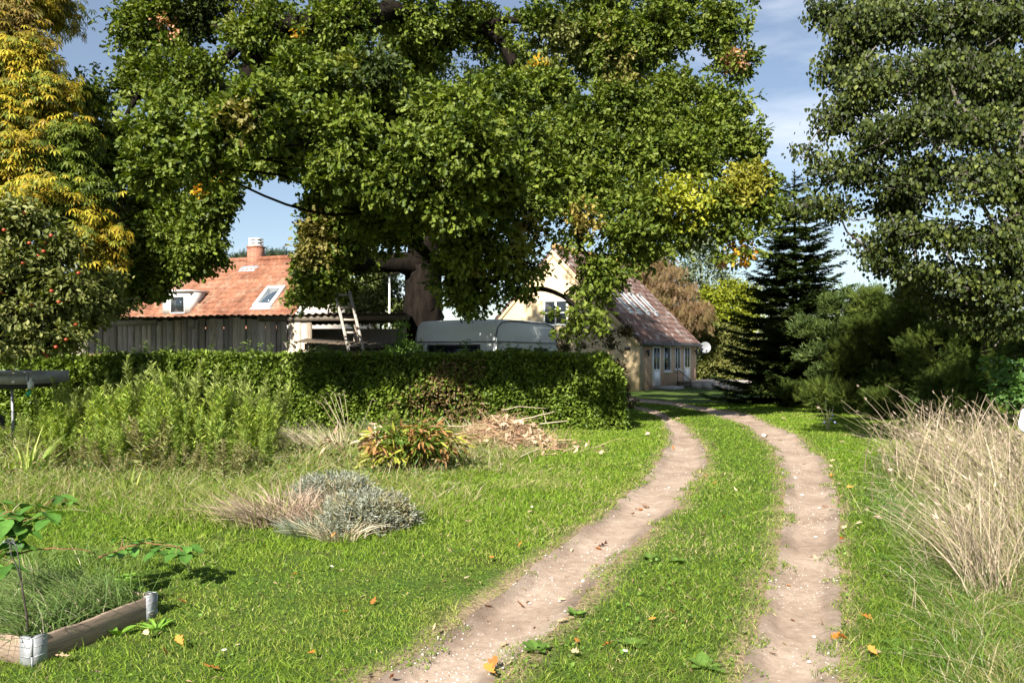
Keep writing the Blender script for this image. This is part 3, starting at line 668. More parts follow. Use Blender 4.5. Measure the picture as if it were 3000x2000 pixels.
# ---- board shed behind the hedge
def shed():
    y0 = 20.6; x0, x1 = -11.4, -5.35; top = lambda x: 2.60 + (x + 11.4) * .02
    t = thing('shed', 'long low shed of weathered grey vertical boards under a dark corrugated roof', 'shed', (x0, y0, 0))
    b = MB(); x = x0
    while x < x1:
        w = R.uniform(.1, .2); g = R.uniform(.7, 1.5); tn = A(1, R.uniform(.93, 1), R.uniform(.85, 1)) * g
        yy = y0 + R.choice([0, .022]) + R.normal(0, .003); hh = top(x) - .09 - R.uniform(0, .03)
        o = A(x, yy, R.uniform(.0, .06)); lean = R.normal(0, .012)
        V = [o, o + A(w, 0, 0), o + A(w + lean, 0, hh), o + A(lean, 0, hh), o + A(0, .022, 0), o + A(w, .022, 0), o + A(w + lean, .022, hh), o + A(lean, .022, hh)]
        b.add(V, [0,1,2,3, 5,4,7,6, 4,0,3,7, 1,5,6,2, 3,2,6,7], [4]*5, tn); x += w + R.uniform(-.004, .012)
    for k in range(30): b.box(A(x0 - .04, y0 + .02 + k * .12, 0), (.03, 0, 0), (0, .112, 0), (0, 0, 2.45), A(1, 1, 1) * R.uniform(.6, 1.1))
    b.obj('board_wall', M_oldwood, t)
    MB().box(A(x0, y0 + 3.6, 0), (8.4, 0, 0), (0, .05, 0), (0, 0, 2.45)).obj('back_wall', M_oldwood, t)
    c = MB(); n = 420; xx = np.linspace(x0 - .25, -2.75, n); wv = .022 * np.cos(xx / .09 * np.pi)
    lo = np.stack([xx, np.full(n, y0 - .16) + .02 * np.sin(xx * .9), top(xx) + wv - .01 + .012 * np.sin(xx * 2.3)], -1); hi = np.stack([xx, np.full(n, y0 + 3.75), top(xx) + wv - .12], -1)
    V = np.concatenate([lo, hi, lo - A(0, 0, .012), hi - A(0, 0, .012)]); i = np.arange(n - 1)
    f = np.concatenate([np.stack([i, i + 1, i + n + 1, i + n], -1), np.stack([i + 2 * n, i + 3 * n, i + 3 * n + 1, i + 2 * n + 1], -1), np.stack([i, i + 2 * n, i + 2 * n + 1, i + 1], -1)])
    c.add(V, f.reshape(-1), [4] * len(f)); c.obj('corrugated_roof', surf('old_corrugated', (.07, .055, .048), (.17, .13, .11), 2, .85, bmp=.4), t)
    bm = MB().box(A(x0, y0 - .03, 2.42), (2.2, 0, .02), (0, .05, 0), (0, 0, .12)).box(A(-8.35, y0 - .06, 2.36), (.14, 0, 0), (0, .058, 0), (0, 0, .2)).box(A(x1 - 1.2, y0 - .05, 2.53), (3.9, 0, .03), (0, .06, 0), (0, 0, .13), (.35, .33, .3))
    bm.obj('eave_beam', M_oldwood, t)
    ps = MB()
    for px_ in (-5.3, -4.1, -2.85): ps.box(A(px_, y0, 0), (.11, 0, 0), (0, .11, 0), (0, 0, 2.5), (.6, .55, .5))
    ps.obj('post', M_oldwood, t)
    return t
shed()
# lean-to rack with timber, in the open bay of the shed
rk = thing('timber_rack', 'dark rack of stacked old boards in the open bay at the end of the shed', 'timber rack', (-5, 20.0, 0))
m = MB()
for z in (.9, 1.3, 1.78):
    for k in range(5): m.box(A(-5.2 + R.uniform(-.1, .1), 19.95 + k * .16, z + R.uniform(0, .015)), A(2.4 + R.uniform(-.4, .3), 0, R.uniform(-.05, .03)), (0, .14, 0), (0, 0, .035), A(1, 1, 1) * R.uniform(.12, .3))
m.obj('board_stack', M_oldwood, rk)
m = MB()
for xq in (-5.2, -3.9, -2.9):
    for yq in (19.95, 20.65): MB().box(A(xq, yq, 0), (.07, 0, 0), (0, .07, 0), (0, 0, 1.95), (.4, .38, .35)).obj('post', M_oldwood, rk)
m = MB(); n = 26
for k in range(n): m.box(A(-5.35 + k * .1, 19.75, 1.98 - k * .006), (.098, 0, -.006), (0, 1.0, .1), (0, 0, .02), A(1, .95, .9) * R.uniform(.5, 1.1))
m.obj('rack_roof', surf('leaf_littered_board', (.04, .03, .025), (.15, .11, .07), 9, .9), rk)

# ---- ladder
la, lb = W(1093, 1075, 19.0), W(1003, 855, 20.3); la[2] = 0; dirl = nrm(lb - la); side = nrm(A(1, .25, 0))
k0 = la + dirl * 0; ld = thing('ladder', 'weathered grey wooden ladder leaning against the oak and the shed roof', 'ladder', tuple(la))
LN = np.linalg.norm(W(1003, 855, 20.3) - la); sw = .36
for sgn in (-1, 1):
    o = k0 + side * (sgn * sw / 2); fr = nrm(np.cross(side, dirl))
    MB().box(o - side * .03 - fr * .05, side * .06, dirl * LN, fr * .11).obj('side_rail', M_oldwood, ld)
for k in range(int(LN / .36)):
    c_ = k0 + dirl * (.3 + k * .36)
    MB().box(c_ - side * (sw / 2 - .032) - fr * .02, side * (sw - .064), dirl * .045, fr * .045).obj('rung', M_oldwood, ld)

# ---- caravan
def caravan():
    u = nrm(A(1.6, 2.9, 0)); n = nrm(A(-2.9, 1.6, 0)); C0 = A(-.41, 20.0, 0); Wd = 2.45; Ln = 3.6; z0, z1 = .45, 2.6
    t = thing('caravan', 'small old white caravan with rounded roof edges parked behind the hedge', 'caravan', tuple(C0))
    # profile swept across the width: rounded front and back top edges
    prof = [(0.05, z0), (0.0, 1.0), (0.0, 1.95), (.02, 2.3), (.07, 2.47), (.2, 2.56), (.7, 2.59), (Ln / 2, 2.6), (Ln - .7, 2.59), (Ln - .2, 2.54), (Ln - .06, 2.4), (Ln, 2.0), (Ln, .9), (Ln - .1, z0)]
    cols = [0.0, .03, .12, .3, Wd / 2, Wd - .3, Wd - .12, Wd - .03, Wd]; drop = [.07, .03, .01, 0, -.01, 0, .01, .04, .08]
    V = []
    for b, dz in zip(cols, drop):
        for a, z in prof:
            zz = z - (dz if z > 2.1 else 0); aa = a + (Ln / 2 - a) * (.012 if b in (0.0, Wd) else 0)
            V.append(C0 + u * aa + n * b + Zv * zz)
    k = len(prof); f = []
    for ci in range(len(cols) - 1):
        for pi in range(k): f.append([ci * k + pi, ci * k + (pi + 1) % k, (ci + 1) * k + (pi + 1) % k, (ci + 1) * k + pi])
    f.append(list(range(k))[::-1]); f.append([(len(cols) - 1) * k + q for q in range(k)])
    m = MB().add(V, sum(f, []), [len(q) for q in f])
    m.obj('body', surf('aged_white_shell', (.58, .61, .59), (.70, .72, .70), 1.6, .5, bmp=.06, c3=(.66, .68, .65)), t)
    tr_ = MB()
    tr_.tube([C0 - u * .012 - n * .0 + Zv * 1.0, C0 - u * .02 + Zv * 1.85, C0 + u * .02 + Zv * 2.15, C0 + u * .1 + Zv * 2.36, C0 + u * .31 + Zv * 2.49, C0 + u * .8 + Zv * 2.545, C0 + u * (Ln - .8) + Zv * 2.545, C0 + u * (Ln - .3) + Zv * 2.47, C0 + u * Ln + Zv * 1.85], .028, 6)
    tr_.tube([C0 - u * .012 + n * Wd + Zv * 1.0, C0 - u * .02 + n * Wd + Zv * 1.85, C0 + u * .02 + n * Wd + Zv * 2.15, C0 + u * .1 + n * Wd + Zv * 2.36], .022, 6)
    tr_.box(C0 - u * .03 + n * .03 + Zv * 2.0 - Zv * .02, u * .028, n * (Wd - .06), Zv * .035)
    tr_.box(C0 + u * .08 - n * .03 + Zv * 1.98, u * (Ln - .2), n * .028, Zv * .035)
    tr_.obj('trim_rail', surf('trim_grey', (.12, .13, .15), (.3, .31, .33), 8, .45), t)
    MB().tube([C0 - u * .03 - n * .03 + Zv * .6, C0 - u * .03 - n * .03 + Zv * 2.1], .016, 6).obj('corner_seal', M_white, t)
    # rear window and side windows
    g = MB(); quadwin(g2 := MB(), g, C0 + n * .45 + Zv * 1.35 , n * 1.6, Zv * .58, -u, .05, 0, 0, .05)
    w_ = g2.obj('window', M_dark, t); g.obj('pane', M_glass, w_)
    for a, wd in ((.55, .8), (2.1, .75)):
        g = MB(); quadwin(g2 := MB(), g, C0 + u * a + Zv * 1.3, u * wd, Zv * .55, -n, .045, 0, 0, .05)
        w_ = g2.obj('window', M_dark, t); g.obj('pane', M_glass, w_)
    for b in (-.02, Wd - .16):
        q = C0 + u * 1.75 + n * b + Zv * .33; a = np.arange(20) / 20 * 6.2832
        MB().tube([q, q + n * .18], .33, 20).obj('wheel', M_dark, t)
    MB().box(C0 + u * Ln + n * (Wd / 2 - .05) + Zv * .4, u * 1.1, n * .1, Zv * .08).obj('drawbar', M_galv, t)
    return t
caravan()
# white pole and bits beyond
pl = W(1141, 925, 24.5); tag(MB().tube([A(pl[0], pl[1], 0), A(pl[0], pl[1], CH + (HZ - 805) / F * 24.5)], .028, 8).obj('pole', M_white), 'thin white pole standing behind the shed beside the oak trunk', 'pole')

# ---- garden trailer under the apple tree
def trailer():
    d = 14.3; c = W(0, 1100, d); x1 = W(86, 1100, d)[0]; zt, zb = CH + (HZ - 1089) / F * d, CH + (HZ - 1126) / F * d
    x0 = x1 - 1.9; t = thing('trailer', 'small grey metal trailer standing in the shade under the apple tree', 'trailer', (x1, d, 0))
    m = MB(); zt_ = zt
    for (o, ax, ay) in ((A(x0, d, zb), A(x1 - x0, 0, 0), A(0, .03, 0)), (A(x0, d + 1.25, zb), A(x1 - x0, 0, 0), A(0, .03, 0)), (A(x0, d + .03, zb), A(.03, 0, 0), A(0, 1.22, 0)), (A(x1 - .03, d + .03, zb), A(.03, 0, 0), A(0, 1.22, 0))):
        m.box(o, ax, ay, A(0, 0, zt_ - zb))
    m.box(A(x0 + .03, d + .03, zb), (x1 - x0 - .06, 0, 0), (0, 1.22, 0), (0, 0, .03))
    m.obj('box', surf('trailer_grey', (.38, .37, .38), (.55, .53, .54), 6, .55, .4), t)
    m = MB().box(A(x0 - .02, d - .035, zt - .04), (x1 - x0 + .04, 0, 0), (0, .035, 0), (0, 0, .045)).box(A(x1 - .05, d - .033, zb), (.045, 0, 0), (0, .032, 0), (0, 0, zt - zb - .04)).box(A(x0, d - .033, (zt + zb) / 2 + .03), (x1 - x0 - .06, 0, 0), (0, .03, 0), (0, 0, .02))
    m.obj('rim', M_galv, t)
    for yq in (d - .18, d + 1.3):
        q = A(x0 + .3, yq, .27); MB().tube([q, q + A(0, .16, 0)], .27, 18).obj('wheel', M_dark, t)
    MB().box(A(x0 + .1, d + .2, zb - .09), (x1 - x0 - .2, 0, 0), (0, .08, 0), (0, 0, .085)).box(A(x0 + .1, d + 1.0, zb - .09), (x1 - x0 - .2, 0, 0), (0, .08, 0), (0, 0, .085)).obj('chassis', M_dark, t)
    MB().tube([A(x1 - .5, d + .3, zb - .05), A(x1 - .44, d + .25, .0)], .025, 6).obj('prop_stand', M_galv, t)
    jb = W(90, 1122, d - .1); jt = thing('jerrycan', 'white and green plastic can hanging at the corner of the grey trailer', 'can', tuple(jb))
    MB().tube([jb + A(0, 0, -.1), jb + A(0, 0, -.085), jb + A(0, 0, .02), jb + A(0, 0, .05), jb + A(0, 0, .09)], [.045, .05, .05, .02, .02], 12, rough=0).obj('bottle', M_white, jt, True)
    MB().box(jb + A(-.1, 0, -.19), (.08, 0, .07), (0, .02, 0), (.03, 0, -.06)).obj('green_label', surf('green_plastic', (.03, .35, .18), (.04, .42, .22), 5, .4), jt)
trailer()

# ------------------------------------------------------------------ trees
def lobe(px, py, d, rx, ry, rd=None):
    """crown lobe from where it shows in the photograph, at its own distance d: half width and half height in photo pixels"""
    c = W(px, py, d); return [c[0], c[1], c[2], rx * d / F, (rd if rd else (rx + ry) / 2 * d / F * .9), ry * d / F]
def curve(p, q, k=7, sag=0.0, wob=.06):
    p, q = A(*p), A(*q); t = np.linspace(0, 1, k)[:, None]; ln = np.linalg.norm(q - p)
    v = R.normal(0, wob * ln, (3, 3))
    m = p * (1 - t) + q * t + A(0, 0, 1) * (sag * ln * np.sin(t * np.pi)) + v[0] * np.sin(t * np.pi) + .45 * v[1] * np.sin(2 * t * np.pi) + .22 * v[2] * np.sin(3 * t * np.pi)
    return m
def make_tree(name, label, cat, base, fork, top, r0, lobes, n, tmpl, size, cols, leafm=None, bark=None, group=None, limb_r=.16, twig=(.022, .006), flare=1.5, avoid=(), **kw):
    t = thing(name, label, cat, tuple(base), group)
    base, fork, top = A(*base), A(*fork), A(*top)
    mb, bc, li, sc_, bi = foliage(lobes, n, tmpl, size, cols, **kw)
    mb.obj('crown', leafm or M_leaf, t)
    wd = MB(); k = 9; tt = np.linspace(0, 1, k)
    k = 9 if r0 < .4 else 26; tt = np.linspace(0, 1, k); P = base * (1 - tt)[:, None] + fork * tt[:, None]; P[1:-1] += R.normal(0, .04 if r0 < .4 else .012, (k - 2, 3)) * r0 * 2; P[0, 2] -= .1
    wd.tube(P, r0 * (1 + (flare - 1) * (1 - tt) ** 4) * (1 - .22 * tt), 16 if r0 < .4 else 34, rough=.12 if r0 < .4 else .2)
    P2 = curve(fork, top, 9, 0, .05); wd.tube(P2, np.linspace(r0 * .78, r0 * .12, 9), 12, rough=.12)
    L_ = np.array([list(q)[:6] for q in lobes])
    # boughs: each lobe hangs from the nearest bough already grown, so limbs fork and thin outwards
    nodes = [P2[q] for q in (0, 2, 4, 6, 8)]; par = [-1] * 5; pl = [0, 1, 2, 3, 4]
    order = np.argsort(np.linalg.norm(L_[:, :3] - P2[2], axis=1)); idx = {}
    for o_ in order:
        c = L_[o_, :3]; ds = [np.linalg.norm(c - q) + .35 * pl[k2] + (1.5 if q[2] > c[2] + 2.5 else 0) + (60 if any(np.linalg.norm((c * f_ + q * (1 - f_) - av_)[[0, 2]]) < ar_ for f_ in (.25, .5, .75) for av_, ar_ in avoid) else 0) for k2, q in enumerate(nodes)]
        k2 = int(np.argmin(ds)); nodes.append(c); par.append(k2); pl.append(pl[k2] + np.linalg.norm(c - nodes[k2]))
    cnt = [1] * len(nodes)
    for k2 in range(len(nodes) - 1, 4, -1): cnt[par[k2]] += cnt[k2]
    for k2 in range(5, len(nodes)):
        pr = par[k2]; r1 = min(r0 * .5, limb_r * .23 * cnt[k2] ** .63); r2 = r1 * .72
        wd.tube(curve(nodes[pr], nodes[k2], 8, .03, .07), np.linspace(min(r1 * 1.15, r0 * .6), r2, 8), 8, rough=.14)
    wd.tubes(L_[li, :3] + R.normal(0, .15, (len(li), 3)), bc, twig[0], twig[1] * 1.3, -.03)
    pick = R.random(len(sc_)) < .55
    wd.tubes(bc[bi][pick], sc_[pick], twig[1] * 1.2, twig[1] * .5, 0, 3)
    wd.obj('trunk', bark or M_bark, t, True)
    return t

G_OAK = [(.030, .05, .006), (.062, .095, .010), (.105, .145, .016), (.17, .20, .035), (.125, .17, .014)]
oak_l = [lobe(*q) for q in [
    (400, 80, 20, 130, 110), (560, 40, 20, 170, 110), (420, 250, 20, 110, 90), (560, 240, 19, 170, 130), (350, 410, 19.5, 110, 90), (480, 380, 13.2, 130, 100),
    (640, 400, 13, 140, 100), (330, 500, 19.5, 80, 40), (270, 400, 19.6, 90, 70), (250, 480, 19.6, 90, 60), (300, 640, 19.3, 60, 60), (340, 700, 19, 60, 60), (400, 690, 18.8, 80, 60), (430, 780, 18.6, 70, 50), (540, 790, 18.4, 60, 35), (420, 590, 19, 85, 60), (620, 520, 19, 110, 60), (630, 590, 19, 60, 70), (590, 620, 19, 70, 80),
    (760, 350, 13, 140, 110), (480, 730, 18.5, 110, 80), (590, 735, 18.5, 75, 60), (420, 820, 18.5, 70, 60), (340, 760, 19, 60, 70), (560, 470, 13, 110, 60),
    (780, 120, 19, 170, 120), (1000, 70, 18.5, 170, 110), (1200, 60, 20, 160, 110), (900, 270, 14.5, 160, 120), (1090, 230, 15, 150, 120), (900, 420, 14.2, 110, 80), (1010, 400, 13.6, 150, 100), (850, 380, 15.5, 120, 100), (1090, 330, 16, 130, 110),
    (1300, 330, 14.8, 150, 90), (1180, 330, 17, 150, 110), (1450, 300, 17, 140, 100), (1250, 150, 20.5, 130, 120), (1400, 90, 21, 130, 100),
    (1180, 480, 13.6, 150, 120), (1380, 430, 13.4, 170, 120), (1530, 420, 16, 120, 110), (1250, 610, 15, 150, 120), (1430, 590, 15.2, 150, 120), (1090, 610, 15.2, 110, 110), (1560, 570, 16.2, 100, 90), (1300, 520, 16.5, 200, 130), (1480, 500, 16.5, 150, 130), (1120, 560, 17, 120, 110),
    (970, 690, 17, 80, 90), (940, 780, 17.5, 45, 60), (1050, 770, 21.4, 80, 60), (1170, 690, 16.5, 90, 50), (1360, 730, 15.8, 130, 90), (1480, 730, 15.6, 65, 60), (1370, 860, 16.6, 80, 70), (1470, 810, 16.2, 45, 40), (1330, 800, 16.8, 60, 65), (1550, 670, 16, 50, 40), (1535, 775, 16, 40, 55), (1560, 850, 16.2, 32, 30), (1510, 850, 16.4, 36, 34), (1780, 800, 16.8, 55, 55), (1740, 850, 16.6, 35, 35),
    (1610, 90, 19.5, 150, 100), (1780, 130, 19.5, 140, 110), (1940, 90, 20, 130, 110), (2090, 70, 20, 110, 80), (2150, 170, 20, 100, 90), (1620, 270, 19, 130, 100), (1800, 320, 19, 140, 100), (1970, 270, 20, 130, 100), (2110, 330, 20, 130, 90),
    (2180, 430, 19.5, 90, 70), (1690, 450, 18, 130, 90), (1860, 470, 18, 130, 85), (2030, 470, 18, 130, 80), (2190, 540, 17.5, 95, 60), (2080, 590, 17.3, 130, 70), (1910, 600, 17, 130, 75), (2000, 690, 17.5, 110, 55), (2130, 670, 17.5, 90, 55), (2220, 620, 17.4, 60, 45),
    (1830, 680, 16.8, 90, 60), (1690, 630, 16.3, 65, 55), (1750, 790, 16.8, 55, 50), (1700, 720, 16.4, 30, 40), (1890, 730, 17.2, 80, 50), (1690, 900, 15.5, 40, 35), (1660, 970, 15.6, 32, 24), (1720, 950, 15.6, 28, 22), (2160, 735, 17.6, 30, 30)]]
# the part of the crown above the picture's edge
oak_l += [[-7.5, 21, 12.5, 2.6, 2.6, 1.6], [-3, 19, 12.8, 3, 2.6, 1.8], [1.5, 20.5, 13, 2.8, 2.8, 1.8], [5, 21, 12.2, 2.2, 2.4, 1.5], [-1, 22.5, 15, 3, 3, 1.8], [-5, 23, 14.2, 2.6, 2.6, 1.6], [3, 25, 11.5, 3, 2.4, 2.2], [-6, 25.5, 11, 3, 2.2, 2.4], [-1, 27, 10, 3.2, 2, 2.5]]
oak_l += [lobe(*q) + [2.2] for q in [(380, 650, 18.8, 90, 70), (450, 720, 18.5, 90, 80), (370, 790, 18.6, 70, 70), (440, 830, 18.5, 70, 60), (540, 720, 18.4, 90, 80), (590, 650, 18.6, 60, 80), (580, 745, 18.5, 50, 55), (500, 640, 18.8, 100, 70), (640, 580, 18.6, 60, 60), (330, 860, 19, 50, 60), (740, 455, 17, 100, 60), (860, 460, 16.5, 80, 40), (970, 560, 16.8, 50, 90), (960, 660, 16.8, 50, 70), (930, 740, 17, 50, 60), (935, 810, 17.2, 45, 50), (905, 870, 17.6, 32, 30), (985, 850, 21.4, 60, 50), (1030, 700, 18, 70, 90), (290, 520, 19.3, 50, 40), (270, 300, 19.8, 60, 60), (1650, 540, 17.5, 100, 80), (1760, 560, 17.6, 90, 70), (1700, 380, 18.5, 110, 90), (1560, 480, 17.5, 100, 100), (2050, 400, 19, 110, 90), (1890, 390, 19, 110, 90), (600, 490, 13.2, 80, 36), (470, 500, 13.3, 90, 40), (980, 500, 13.5, 80, 45), (1150, 560, 13.8, 100, 50), (1330, 600, 14, 110, 50), (1480, 540, 14.2, 80, 45)]]  # front lobes ending this list are added low to shade the hedge top
_r = np.random.default_rng(11)
TINTS = []
for _k in range(34):
    _q = oak_l[_r.integers(0, 70)]; TINTS.append((A(_q[0], _q[1] - .3, _q[2]) + _r.normal(0, .5, 3), _r.uniform(.3, .9), [[(.13, .15, .02), (.2, .21, .035)], [(.17, .16, .04), (.24, .2, .06)], [(.03, .05, .012), (.06, .08, .02)]][_k % 3]))
YEL = [(.42, .3, .02), (.5, .2, .015)]; LIME = [(.26, .30, .03), (.34, .33, .03)]; BRN = [(.42, .19, .1), (.5, .28, .16)]
sp = [(W(2165, 745, 17.6), .38, YEL), (W(2000, 575, 17), .75, LIME), (W(2180, 520, 17.2), .7, [(.22, .22, .03), (.3, .28, .04)]), (W(600, 520, 18.3), .5, YEL), (W(1575, 195, 19), .35, YEL), (W(2150, 175, 19.8), .35, BRN), (W(480, 80, 19.5), .4, BRN),
      (W(1330, 380, 15), .5, LIME), (W(1720, 640, 16), .45, [(.3, .26, .06), (.34, .24, .07)]), (W(700, 255, 18), .25, YEL), (W(880, 100, 18), .3, YEL), (W(2130, 770, 17.6), .2, BRN), (W(1650, 130, 19), .8, [(.14, .17, .04), (.2, .2, .07)])]
ob = W(1232, 900, 22.5); ob[2] = 0
make_tree('oak_tree', 'huge spreading oak with lobed green leaves behind the hedge beside the caravan', 'tree', tuple(ob), (ob[0] + .1, 22.4, 4.2), (ob[0] + 1.4, 22.0, 12.5), .62,
          oak_l, 410000, T_oaks, .112, G_OAK, blob=.52, spray=.19, per=12, spots=TINTS + sp, limb_r=.11, shell=.2, seedcol=.3, flat=.95, up=.35, tall=.85, avoid=[(W(790, 620, 19), 1.15), (W(790, 540, 17), .7), (W(800, 700, 19), 1.1), (W(830, 800, 19), 1.1), (W(720, 820, 19), .9)])

# a few big bare limbs of the oak show through: they are part of its trunk mesh already
G_CH = [(.09, .10, .018), (.20, .14, .02), (.36, .25, .02), (.40, .33, .03), (.20, .22, .03), (.11, .15, .03)]
ch = [lobe(*q) for q in [(30, 90, 17.5, 110, 110), (-80, 30, 18, 150, 150), (60, 180, 17.2, 120, 90), (130, 270, 17, 90, 70), (50, 330, 17, 140, 110), (60, 470, 16.6, 130, 100), (-60, 420, 17, 140, 160), (110, 590, 16.2, 110, 80), (270, 690, 16.6, 70, 65), (230, 620, 16.8, 90, 60), (300, 760, 16.8, 40, 70), (200, 400, 17.2, 90, 80), (180, 500, 17, 100, 80), (260, 560, 17, 70, 60), (-90, 640, 17, 140, 120)]]
ch += [[-12.5, 19, 10.5, 2.4, 2.4, 1.8], [-14.5, 19.5, 8, 2.2, 2.2, 2.2]]
make_tree('chestnut_tree', 'tall chestnut with drooping yellow and golden autumn leaves at the left edge', 'tree', (-12.6, 18.6, 0), (-12.5, 18.4, 2.6), (-12.2, 18.3, 10), .32,
          ch, 42000, T_palm, .155, G_CH, blob=.5, spray=.26, per=6, mode='droop', limb_r=.14, seedcol=.3, spots=[(W(260, 480, 17), 1.15, G_OAK), (W(160, 640, 16.5), .7, G_OAK), (W(20, 60, 17.5), .9, [(.16, .10, .03), (.24, .17, .04), (.12, .12, .03)])])

G_AP = [(.06, .08, .02), (.12, .14, .035), (.20, .21, .06), (.27, .27, .1)]
ap = [lobe(*q) for q in [(50, 640, 13, 110, 70), (150, 720, 13.2, 110, 80), (30, 780, 12.8, 120, 90), (180, 850, 13.1, 110, 80), (60, 920, 12.6, 130, 80), (250, 900, 13.4, 75, 60), (150, 980, 12.9, 90, 50), (20, 1010, 12.5, 80, 45), (-100, 820, 13, 140, 140), (190, 1010, 13.3, 45, 30), (-90, 960, 12.8, 100, 80)]]
ap += [[-8.9, 12.0, 2.7, 1.0, 1.2, .9], [-8.6, 13.4, 2.9, 1.2, 1.2, .9], [-10.2, 13, 3.2, 1.2, 1.4, 1.1], [-7.6, 14.2, 2.6, 1.0, .8, .7], [-9.5, 14.8, 3.2, 1.4, 1, 1]]  # crown lobes mostly out of view, added to shade the hedge's left end
apt = make_tree('apple_tree', 'apple tree with small dusty green leaves and scattered red apples at the left', 'tree', (-9.6, 13.8, 0), (-9.3, 13.6, 1.5), (-7.9, 13.3, 3.6), .15,
          ap, 42000, T_oval, .10, G_AP, blob=.36, spray=.17, per=9, limb_r=.07, seedcol=.2)
M_apple, t, p = mat_base('apple_skin'); n1 = noise_node(t, 9, 3); t.links.new(ramp(t, n1.outputs['Fac'], [(.35, (.42, .012, .012)), (.7, (.34, .08, .03))]), p.inputs['Base Color']); p.inputs['Roughness'].default_value = .3
def ball(r, k=12, m=8, dent=.2):
    V = []; f = []
    for i_ in range(m + 1):
        a = math.pi * i_ / m; z = math.cos(a) * r * (1 - dent * math.exp(-(a * 2.2) ** 2)); rr = math.sin(a) * r * (1 + .05 * math.cos(a))
        V += [(rr * math.cos(q / k * 6.2832), rr * math.sin(q / k * 6.2832), z) for q in range(k)]
    for i_ in range(m): f += [[i_ * k + q, (i_ + 1) * k + q, (i_ + 1) * k + (q + 1) % k, i_ * k + (q + 1) % k] for q in range(k)]
    return V, f
V, f = ball(.03)
ame = MB().add(V, sum(f, []), [4] * len(f)).mesh('apple', M_apple, smooth=True)
for (px, py) in [(72, 624), (142, 688), (150, 690), (129, 712), (128, 736), (111, 750), (12, 674), (86, 712), (141, 810), (186, 857), (200, 878), (172, 884), (195, 833), (5, 858), (151, 852), (194, 994), (164, 1016), (128, 1032), (137, 1043), (95, 891), (222, 950), (28, 977), (9, 940), (40, 820), (230, 800), (68, 770)]:
    a = bpy.data.objects.new('apple', ame); COL.objects.link(a); a.parent = apt
    q = W(px, py, 12.5 + R.uniform(-.1, .45)); a.location = tuple(q - np.array(apt.location)); a.scale = (1, 1, .92)

G_POP = [(.014, .022, .005), (.03, .045, .009), (.065, .085, .016), (.14, .16, .035)]
po = [lobe(*q) for q in [(2430, 40, 12.5, 70, 60), (2520, 100, 12, 90, 80), (2650, 60, 12, 130, 90), (2800, 60, 12, 110, 80), (2960, 60, 12.5, 110, 90), (2460, 200, 12.3, 70, 70), (2560, 240, 11.8, 110, 90), (2720, 200, 11.5, 120, 90), (2890, 220, 11.8, 110, 90), (3020, 250, 12, 90, 120),
    (2470, 350, 12.2, 70, 80), (2590, 400, 11.8, 110, 90), (2740, 370, 11.3, 120, 100), (2890, 380, 11.6, 110, 90), (2430, 500, 12.3, 60, 60), (2540, 510, 12, 90, 60), (2690, 530, 11.8, 120, 90), (2850, 540, 11.4, 130, 100), (2980, 520, 11.8, 80, 110), (2345, 442, 12.3, 32, 14), (2380, 600, 12.4, 50, 40), (2460, 620, 12.4, 50, 30),
    (2650, 680, 12, 110, 60), (2780, 690, 11.8, 110, 80), (2920, 700, 11.6, 110, 90), (2600, 770, 12.4, 80, 45), (2720, 800, 12.2, 100, 55), (2860, 830, 12, 110, 65), (2960, 860, 11.8, 80, 80), (2540, 730, 12.5, 50, 25), (3080, 700, 12, 90, 150), (3090, 420, 12, 90, 150), (2940, 960, 12.2, 60, 40), (2790, 900, 12.6, 90, 50), (2880, 930, 12.4, 90, 50), (2990, 780, 12, 80, 90), (2680, 850, 12.8, 70, 35), (3000, 640, 11.8, 80, 90), (2640, 600, 12.4, 80, 60)]]
po += [[6.5, 13, 8.4, 1.8, 1.8, 1.4], [8.6, 13.2, 9, 2, 2, 1.6], [9.6, 12.5, 6.5, 1.3, 1.6, 2], [8.5, 14.5, 6.5, 1.8, 1.2, 2.2]]
make_tree('poplar_tree', 'tall poplar with fluttering round dark green leaves filling the upper right corner', 'tree', (9.2, 13.4, 0), (9.0, 13.2, 2.4), (8.6, 12.9, 9.5), .26,
          po, 105000, T_round, .064, G_POP, blob=.38, spray=.2, per=8, mode='hang', bark=M_palebark, limb_r=.045, twig=(.014, .005), shell=.25, tall=.8)

